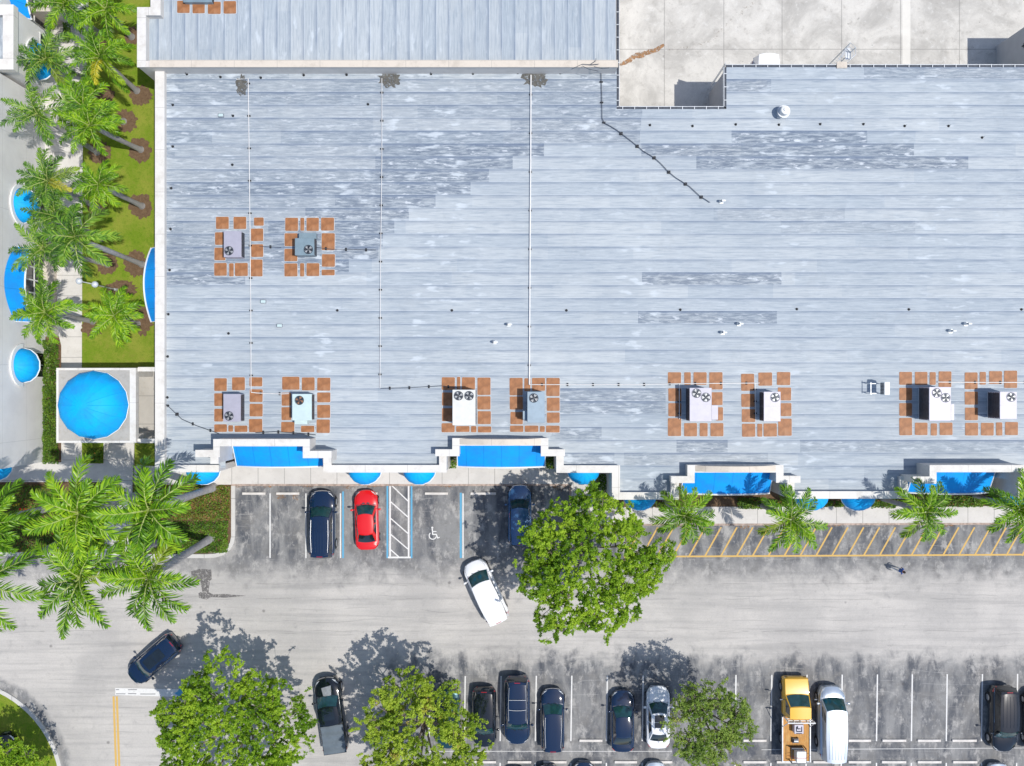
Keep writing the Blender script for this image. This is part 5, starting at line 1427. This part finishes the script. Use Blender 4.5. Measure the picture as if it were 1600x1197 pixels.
        # belt and roof mouldings
        b=MB(); b.tube([(x,y+s*.012,z+.012) for x,y,z in lo[1:]],.012,4); b.build('belt_moulding',M['chrome'],root)
        # mirror
        mx=X(K['cowl']+.05); my=s*(W/2*.93)
        b=MB(); b.tube([(mx,my*.96,belt+.02),(mx-.02,s*(W/2+.06),belt+.06)],.03,5); b.box(mx-.09,mx+.05,min(s*(W/2+.04),s*(W/2+.24)),max(s*(W/2+.04),s*(W/2+.24)),belt+.0,belt+.16,0,.03); b.build('mirror',pm,root,smooth=50)
        # lights
        def bodypt(f,yf,z):
            w=halfw(f); y=s*w*yf
            x=X(f)
            if f<.16: x-=(abs(y)/(W/2))**2.2*(.16-f)*L*.42
            if f>.9: x+=(abs(y)/(W/2))**2.4*(f-.9)*L*.35
            return Vector((x,y,z))
        b=MB(); q=[bodypt(.018,.62,ztop(.02)-.03),bodypt(.03,.86,ztop(.03)-.03),bodypt(.075,.93,ztop(.075)-.005),bodypt(.055,.80,ztop(.055)+.012),bodypt(.028,.60,ztop(.03)+.012)]
        q=[v+Vector((.02,s*.01,.015)) for v in q]; lowp=[v-Vector((0,0,.12)) for v in q]
        b.add(q+lowp,[(0,1,2,3,4),(0,5,6,1),(1,6,7,2)]); b.build('headlight',M['head_light'],root)
        b=MB(); q=[bodypt(.999,.66,ztop(.99)-.10),bodypt(.985,.93,ztop(.98)-.07),bodypt(.93,.965,ztop(.93)-.03),bodypt(.955,.80,ztop(.955)+.012)]
        q=[v+Vector((-.02,s*.012,.012)) for v in q]; lowp=[v-Vector((0,0,.2)) for v in q]
        b.add(q+lowp,[(0,1,2,3),(0,4,5,1),(1,5,6,2)]); b.build('taillight',M['red_light'],root)
        # wheels
        for wf in ((.185,.80) if kind!='pickup' else (.17,.78)):
            r=.33*Hh/1.55 if Hh<1.9 else .38; r=min(r,.40); wx=X(wf)
            b=MB(); b.cone((wx,s*(W/2-.24),r),(wx,s*(W/2+.012),r),r,r,22); w_=b.build('wheel',M['tyre'],root,smooth=40)
            b=MB(); b.cone((wx,s*(W/2+.013),r),(wx,s*(W/2+.02),r),r*.64,r*.60,16); b.build('rim',M['rim'],w_,smooth=40)
            b=MB(); n_=12
            ang_=[math.pi*(k/n_) for k in range(n_+1)]
            vs=[];
            for a in ang_:
                for rr,yy in ((r*1.02,W/2+.004),(r*1.2,W/2+.004)):
                    vs.append((wx+math.cos(a)*rr,s*yy,r+math.sin(a)*rr*1.0))
            b.add(vs,[(2*k,2*k+1,2*k+3,2*k+2) if s>0 else (2*k,2*k+2,2*k+3,2*k+1) for k in range(n_)]); b.build('wheel_arch',M['rubber'],root)
    # wipers, scuttle, bonnet shut lines
    b=MB(); b.grid(lambda u,v: (ws_(u*2-1,0)[0]+.015+.11*v, ws_(u*2-1,0)[1]*.97, ws_(u*2-1,0)[2]+.012-.012*v),12,1); b.build('scuttle_panel',M['metal_dark' if paint not in('white','silver') else 'metal_grey'],root)
    b=MB()
    for y0_ in (-.12,.42): b.tube([(ws_(y0_/wb,0)[0]+.05,y0_,ws_(0,0)[2]+.02),tuple(Vector(ws_((y0_-.38)/wb,.22))+Vector((.02,0,.03)))],.012,4)
    b.build('wiper',M['rubber'],root)
    b=MB()
    for s in (-1,1): b.tube([(X(f),s*halfw(f)*.80,ztop(f)+.02*Hh/1.5+.004) for f in (.05,.1,.16,K['cowl']*.92)],.006,4)
    b.build('bonnet_seam',M['rubber'],root)
    b=MB(); b.tube([(X(.012)-((abs(y)/(W/2))**2.2)*.148*L*.42+.015,y,ztop(.01)-.06) for y in [W/2*.6*(k/5-1) for k in range(11)]],.035,6); b.build('grille',M['chrome' if kind in('suv','pickup') else 'metal_dark'],root)
    if rails:
        for s in (-1,1):
            b=MB(); b.tube([tuple(Vector(roofp(s*.9,v))+Vector((0,0,.05 if 0<v<1 else .0))) for v in (.06,.1,.5,.9,.94)],.013,5); b.build('roof_rail',M['galv'],root)
    for k in range(bars):
        v=(.36,.62,.8)[k]
        b=MB(); b.tube([tuple(Vector(roofp(u,v))+Vector((0,0,.07))) for u in (-.9,-.4,0,.4,.9)],.02,5); b.build('roof_bar',M['galv'],root)
    if sunroof:
        b=MB(); b.grid(lambda u,v: lift(roofp((u*2-1)*.62,.08+.62*v),.008),6,5); b.build('sunroof',M['glass_dark'],root,smooth=60)
        b=MB(); b.tube([tuple(Vector(roofp(u,.42))+Vector((0,0,.012))) for u in (-.6,0,.6)],.014,4); b.build('sunroof_bar',pm,root)
    if roof_ribs:
        for k in range(roof_ribs):
            u=-.75+1.5*k/(roof_ribs-1); b=MB(); b.tube([tuple(Vector(roofp(u,v))+Vector((0,0,.004))) for v in (.12,.4,.7,.93)],.014,4); b.build('roof_rib',pm if paint!='silver' else M['metal_grey'],root)
    if kind in('suv','van') :
        b=MB(); b.grid(lambda u,v: (xt1-.02-.16*v-(1-(u*2-1)**2)*.07, (u*2-1)*wr*.88, zr-.06-.05*v),8,2); b.build('rear_spoiler',pm,root,smooth=60)
        b=MB(); b.box(xt1-.20,xt1-.16,-.22,.22,zr-.10,zr-.07); b.build('brake_light',M['red_light'],root)
    b=MB(); fx=.35
    for s in (-1,1):
        pass
    if kind=='pickup':
        x0,x1=X(.62),X(.985); w=W/2*.86
        b=MB()
        def cov(u,v): return (x0+(x1-x0)*v,(u*2-1)*w,belt+.07+.02*math.sin(v*22)*(1 if cover else 0)+.015*(1-(u*2-1)**2))
        b.grid(cov,8,28); b.build('bed_cover',cover or M['metal_dark'],root,smooth=50)
        b=MB(); 
        for s in (-1,1): b.tube([(x0,s*w,belt+.07),(x1,s*w,belt+.07)],.025,4)
        b.tube([(x1,-w,belt+.07),(x1,w,belt+.07)],.025,4); b.build('bed_rail',M['metal_dark'],root)
        b=MB(); b.prism([(X(.10),-.38),(X(.12),.38),(X(.235),.30),(X(.235),-.30)],ztop(.2)+.03,ztop(.2)+.10,0,.03); b.build('bonnet_scoop',M['metal_grey'],root)
    return root
M['cover']=simple('grey_vinyl_cover', (.11,.14,.17), .55, .1, 2)
UPW=math.pi/2; DN=-math.pi/2
vehicle(507,816,UPW,5.2,2.02,1.88,'suv','navy','large dark navy estate car with roof rails parked nose up beside the red sedan','car',rails=True,roof_ribs=6)
vehicle(575,810,UPW+.035,4.65,1.86,1.42,'sedan','red','bright red sedan parked beside the hatched access aisle','car')
vehicle(759,919,math.atan2(94,-44),5.0,2.0,1.85,'van','white','white people carrier turning across the lane near the big shade tree','van',name='moving_car')
vehicle(246,1026,math.atan2(-64,-74),4.65,1.88,1.5,'suv','navy','dark navy crossover driving down left beside the white stop line','car',name='moving_car',sunroof=True)
vehicle(521,1110,math.atan2(118,-17),5.9,2.0,1.9,'pickup','black','black pickup truck with grey bed cover driving between two shade trees','pickup truck',name='pickup_truck',cover=M['cover'],sunroof=True)
vehicle(812,803,UPW,4.7,1.85,1.5,'suv','blue','pale blue car half hidden under the big shade tree','car',rails=False)
vehicle(757,1115,DN,4.7,1.85,1.5,'suv','black','dark crossover parked nose down, half covered by the yellowish tree','car')
vehicle(808,1103,DN,5.3,2.03,1.95,'suv','navy','big dark blue estate car parked nose down with two silver roof bars','car',rails=True,bars=2)
vehicle(863,1119,UPW,4.85,1.88,1.5,'suv','navy','dark blue crossover parked nose up right of the car with roof bars','car',rails=True)
vehicle(971,1121,UPW,4.75,1.86,1.46,'sedan','navy','dark blue sedan parked nose up left of the white sedan','car')
vehicle(1026,1115,UPW,4.8,1.86,1.46,'sedan','white','white sedan parked nose up beside the thin olive tree','car',sunroof=True)
vehicle(701,1118,DN,4.7,1.86,1.5,'sedan','teal','dark teal car almost hidden under the yellowish tree','car')
vehicle(1559,1117,DN,5.1,2.0,1.8,'suv','black','glossy black estate car parked nose down near the right edge','car',roof_ribs=5)
vehicle(1613,1120,UPW,4.8,1.9,1.5,'suv','black','black car cut off by the right edge in the lower parking row','car')
vehicle(1293,1121,UPW,5.6,2.05,2.1,'cargo','silver','long silver white cargo van with ribbed roof beside the yellow truck','van',roof_ribs=6,name='cargo_van')
for x,y,pn,kd,l in ((1553,1234,'silver','sedan','white silver car nosing in at the bottom edge near the right'),(1022,1232,'silver','sedan','pale car nosing in at the bottom edge right of centre'),(911,1232,'navy','sedan','dark car nosing in at the bottom edge below the empty stall'),
    (856,1236,'black','suv','black car nosing in at the bottom edge below the blue crossover'),(806,1241,'navy','sedan','dark car nosing in at the bottom edge below the roof bar car'),(702,1240,'black','sedan','black car nosing in at the bottom edge by the yellowish tree'),(1122,1244,'blue','sedan','blue car nosing in at the bottom edge below the olive tree')):
    vehicle(x,y,UPW,4.7,1.86,1.47,kd,pn,l,'car',grp='cars nosing in at the bottom edge')
vehicle(-12,1163,0.1,4.5,1.85,1.45,'sedan','black','dark car at the left edge beyond the round lawn','car')
c=at(1192,92,0); r=vehicle(1187,157,DN,5.6,2.1,2.6,'cargo','white','white box van backed to the building in the yard, only its rear roof showing','van',name='cargo_van')

# yellow flatbed truck with load
pxy=(1237,1116); c=at(*pxy,0); r=empty('flatbed_truck',(c.x,c.y,0),UPW,'yellow cab truck with timber flatbed and white rack parked beside the silver van','truck','vehicles in the car park')
r['category']='truck'
PY=P['yellow']; L=6.4
def loft(rings,mat,name,parent=r,sm=35):
    n=len(rings[0]); b=MB(); vs=[v for q in rings for v in q]
    b.add(vs,[(i*n+k,i*n+(k+1)%n,(i+1)*n+(k+1)%n,(i+1)*n+k) for i in range(len(rings)-1) for k in range(n)]+[list(range(n))[::-1],[(len(rings)-1)*n+k for k in range(n)]]); return b.build(name,mat,parent,smooth=sm)
def ring(x,w,z0,z1,cr=.04): return [(x,w*.95,z0),(x,w,z0+.3*(z1-z0)),(x,w*.96,z1-.1),(x,w*.88,z1),(x,0,z1+cr),(x,-w*.88,z1),(x,-w*.96,z1-.1),(x,-w,z0+.3*(z1-z0)),(x,-w*.95,z0)]
loft([ring(3.2,.86,.55,1.0),ring(3.12,.98,.45,1.12),ring(2.6,1.0,.45,1.25),ring(1.95,1.0,.45,1.33),ring(.4,1.0,.45,1.35),ring(.36,1.0,.5,1.33)],PY,'cab_body')
b=MB()
def rp(u,v): return (1.28-.85*v+.06*(1-u*u)*(1-v),u*(.80),2.18-.04*u*u)
b.grid(lambda u,v: rp(u*2-1,v),8,4); b.build('cab_roof',PY,r,smooth=50)
b=MB(); b.grid(lambda u,v: (1.98+(rp(u*2-1,0)[0]-1.98)*v+.1*(1-(u*2-1)**2)*(1-v),(u*2-1)*(.92-.12*v),1.34+(2.14-1.34)*v),8,3); b.build('windscreen_surround',PY,r,smooth=50)
b=MB(); b.grid(lambda u,v: (1.99+(rp(u*2-1,0)[0]-1.98)*(.06+.88*v)+.1*(1-(u*2-1)**2)*(1-v),(u*2-1)*(.85-.11*v),1.36+(2.14-1.34)*(.06+.88*v)),8,3); b.build('windscreen',M['glass'],r,smooth=50)
b=MB(); b.add([(.40,-.92,1.34),(.40,.92,1.34),(.43,.8,2.14),(.43,-.8,2.14)],[(3,2,1,0)]); b.build('cab_rear_panel',PY,r)
for s in (-1,1):
    b=MB(); b.add([(1.98,s*.92,1.34),(.40,s*.92,1.34),(.43,s*.8,2.14),(1.28,s*.8,2.14)],[(0,1,2,3)]); b.build('cab_side',PY,r)
    b=MB(); b.add([(1.75,s*.915,1.40),(.70,s*.915,1.40),(.70,s*.825,2.05),(1.28,s*.825,2.05)],[(0,1,2,3)]); b.build('side_window',M['glass_dark'],r)
    b=MB(); b.tube([(1.6,s*.95,1.3),(1.75,s*1.3,1.5)],.025,5); b.box(1.7,1.78,min(s*1.22,s*1.42),max(s*1.22,s*1.42),1.3,1.65); b.build('mirror',M['metal_dark'],r)
    b=MB(); b.box(3.12,3.2,min(s*.6,s*.85),max(s*.6,s*.85),.75,.95); b.build('headlight',M['head_light'],r)
    for wx in (2.35,-1.7):
        b=MB(); b.cone((wx,s*.75,.42),(wx,s*1.02,.42),.42,.42,22); w_=b.build('wheel',M['tyre'],r,smooth=40); b=MB(); b.cone((wx,s*1.021,.42),(wx,s*1.03,.42),.25,.23,14); b.build('rim',M['rim'],w_)
b=MB(); b.tube([(1.28,y,2.13) for y in (-.8,.8)],.02,4); b.build('roof_trim',M['metal_dark'],r)
t=NT('timber_deck'); p=t.coord(); x,y,z_=t.xyz(p); f=t.noise(t.scale(p,1,8),2,6,.7); g=t.noise(p,1.3,4)
col=t.mix(t.rng(f,.3,.7),(.62,.30,.06),(.40,.19,.05)); col=t.mix(t.rng(g,.5,.7,0,.6),col,(.62,.42,.16))
pl=t.m('LESS_THAN',t.m('FRACT',t.m('MULTIPLY',t.m('ADD',y,5.0),5.5)),.07); M['deck']=t.out(t.mix(t.m('MULTIPLY',pl,.6),col,(.1,.06,.03)),.7)
b=MB(); b.box(-3.2,.25,-1.02,1.02,.98,1.05); b.build('flatbed',M['deck'],r)
b=MB(); b.box(-3.26,.28,1.021,1.10,.9,1.16); b.box(-3.26,.28,-1.10,-1.021,.9,1.16); b.box(-3.27,-3.2,-1.02,1.02,.86,1.1); b.build('bed_rail',M['metal_grey'],r)
b=MB()
for z_ in (1.4,1.8,2.25): b.box(.18,.24,-1.0,1.0,z_,z_+.06)
for y_ in (-1.0,-.5,0,.5,.94): b.box(.241,.30,y_,y_+.06,1.05,2.31)
for s in (-1,1): b.tube([(.2,s*1.0,2.3),(-.5,s*1.06,1.2)],.03,5)
b.tube([(.22,-1.05,2.36),(.22,1.05,2.36)],.05,5); b.build('head_rack',M['white_trim'],r)
b=MB(); b.box(-3.1,2.8,-.35,.35,.45,.9); b.build('chassis',M['metal_dark'],r)
# load: two machines, a crate
def on_truck(x,y,z): a=UPW; return (c.x+x*math.cos(a)-y*math.sin(a), c.y+x*math.sin(a)+y*math.cos(a), z)
q=empty('generator',on_truck(-.55,-.05,1.052),UPW,'square grey generator strapped on the flatbed behind the cab','generator')
b=MB(); b.box(-.36,.36,-.36,.36,0,.55,0,.04); b.build('casing',UC['lilac'],q)
b=MB(); b.tube([(.2,-.2,.57),(-.15,-.2,.6),(-.15,.2,.6),(.2,.2,.57)],.03,5); b.tube([(.05,-.1,.57),(.05,.12,.62),(.25,.12,.6)],.03,5); b.tube([(-.3,-.22,.57),(-.3,.22,.57)],.02,4); b.build('pipework',M['metal_dark'],q)
q=empty('water_tank',on_truck(-2.55,-.18,1.052),UPW,'white rectangular tank in a dark frame at the tail of the flatbed','tank')
b=MB(); b.box(-.5,.38,-.36,.36,.05,.75,0,.05); b.build('tank',M['white_trim'],q)
b=MB()
for (x_,y_) in ((-.55,-.4),(.5,-.4),(-.55,.7),(.5,.7)): b.box(x_-.03,x_+.03,y_-.03,y_+.03,0,.6)
for y_ in (-.4,.7): b.tube([(-.55,y_,.6),(.5,y_,.6)],.025,4)
for x_ in (-.55,.5): b.tube([(x_,-.4,.6),(x_,.7,.6)],.025,4)
b.box(.41,.5,-.3,.65,.0,.35); b.build('frame',M['metal_dark'],q)
b=MB(); b.tube([(-.1,-.85,.2),(-.1,-.38,.78),(-.1,.38,.78),(-.1,.95,.2)],.015,4); b.build('strap',M['red_light'],q)
q=empty('hose_reel',on_truck(-1.55,.1,1.052),UPW,'small dark hose reel between the generator and the tank','reel')
b=MB(); b.cone((0,-.16,.2),(0,.16,.2),.17,.17,14); b.build('drum',M['metal_grey'],q); [(lambda b_,y_: (b_.box(-.2,.2,y_,y_+.05,0,.22), b_.build('bracket',M['metal_dark'],q)))(MB(),y_) for y_ in (-.22,.17)]

# ================================================================ PERSON walking on the lane
def person():
    c=at(1398,887,0); root=empty('person',c,R_(-25),'person in blue shirt and pale trousers walking on the lane below the hatching','person')
    J=[(0,0,.95),(0,0,1.15),(0,0,1.38),(.0,0,1.50),(.02,0,1.60),(.03,0,1.70),
       (0,.17,1.40),(-.08,.23,1.15),(.02,.25,.93),(0,-.17,1.40),(.10,-.23,1.16),(.24,-.22,.98),
       (0,.09,.90),(.18,.10,.50),(.12,.10,.09),(.28,.11,.05),(0,-.09,.90),(-.08,-.09,.50),(-.34,-.09,.14),(-.22,-.10,.05)]
    Ed=[(0,1),(1,2),(2,3),(3,4),(4,5),(2,6),(6,7),(7,8),(2,9),(9,10),(10,11),(0,12),(12,13),(13,14),(14,15),(0,16),(16,17),(17,18),(18,19)]
    Rr=[.145,.14,.15,.06,.09,.085,.06,.046,.034,.06,.046,.034,.10,.065,.045,.04,.10,.065,.045,.04]
    for side,w,(dx,dy,dz) in ((8,.25,(.02,0,-1)),(11,-.22,(.5,0,-.8))):
        b0=J[side]; 
        for k in range(5):
            o=(k-2)*.016; ln_=(.05,.075,.085,.08,.06)[k]
            base=(b0[0]+o+dx*.05,b0[1],b0[2]+dz*.05); tip=(base[0]+dx*ln_,base[1]-math.copysign(.015,w),base[2]+dz*ln_)
            J.append(base); Rr.append(.009); J.append(tip); Rr.append(.007); Ed.append((side,len(J)-2)); Ed.append((len(J)-2,len(J)-1))
    me=bpy.data.meshes.new('body'); me.from_pydata(J,Ed,[]); o=bpy.data.objects.new('body',me); COL.objects.link(o); o.parent=root
    sk=o.modifiers.new('skin','SKIN'); 
    if not me.skin_vertices: me.skin_vertices.new() if hasattr(me.skin_vertices,'new') else None
    bpy.context.view_layer.objects.active=o
    try:
        lay=me.skin_vertices[0].data
    except Exception:
        import bmesh
        bm=bmesh.new(); bm.from_mesh(me); bm.verts.layers.skin.verify(); bm.to_mesh(me); bm.free(); lay=me.skin_vertices[0].data
    for i,r_ in enumerate(Rr): lay[i].radius=(r_*(1.25 if i in(0,1,2) else 1),r_*(.85 if i in(0,1,2) else 1))
    lay[0].use_root=True
    s2=o.modifiers.new('sub','SUBSURF'); s2.levels=2; s2.render_levels=2
    t=NT('person_skin_and_clothes'); x,y,z_=t.xyz(t.coord())
    skin=(.42,.24,.16)
    col=t.mix(t.m('GREATER_THAN',z_,.98),(.72,.73,.76),(.05,.13,.42)); col=t.mix(t.m('GREATER_THAN',z_,1.47),col,skin)
    arm=t.m('MULTIPLY',t.m('GREATER_THAN',t.m('ABSOLUTE',y),.205),t.m('LESS_THAN',z_,1.24)); col=t.mix(t.m('MULTIPLY',arm,t.m('GREATER_THAN',z_,.8)),col,skin)
    col=t.mix(t.m('LESS_THAN',z_,.10),col,(.6,.6,.6)); me.materials.append(t.out(col,.8))
    b=MB(); b.grid(lambda u,v: (.0+.105*math.cos(2*math.pi*u)*math.sin(math.pi*(.05+.5*v)),.095*math.sin(2*math.pi*u)*math.sin(math.pi*(.05+.5*v)),1.68+.12*math.cos(math.pi*(.05+.5*v))),14,6)
    b.build('hair',simple('dark_hair',(.03,.02,.015),.7),root,smooth=60)
    f=MB(); f.cone((.10,0,1.66),(.135,0,1.64),.018,.01,6); f.build('nose',simple('skin',skin,.6),root)
    f=MB(); 
    for s in (-1,1): f.box(.085,.115,s*.035-.012,s*.035+.012,1.675,1.69)
    f.build('eyes',M['metal_dark'],root)
    f=MB(); f.box(.09,.115,-.025,.025,1.605,1.615); f.build('mouth',M['red_light'],root)
person()
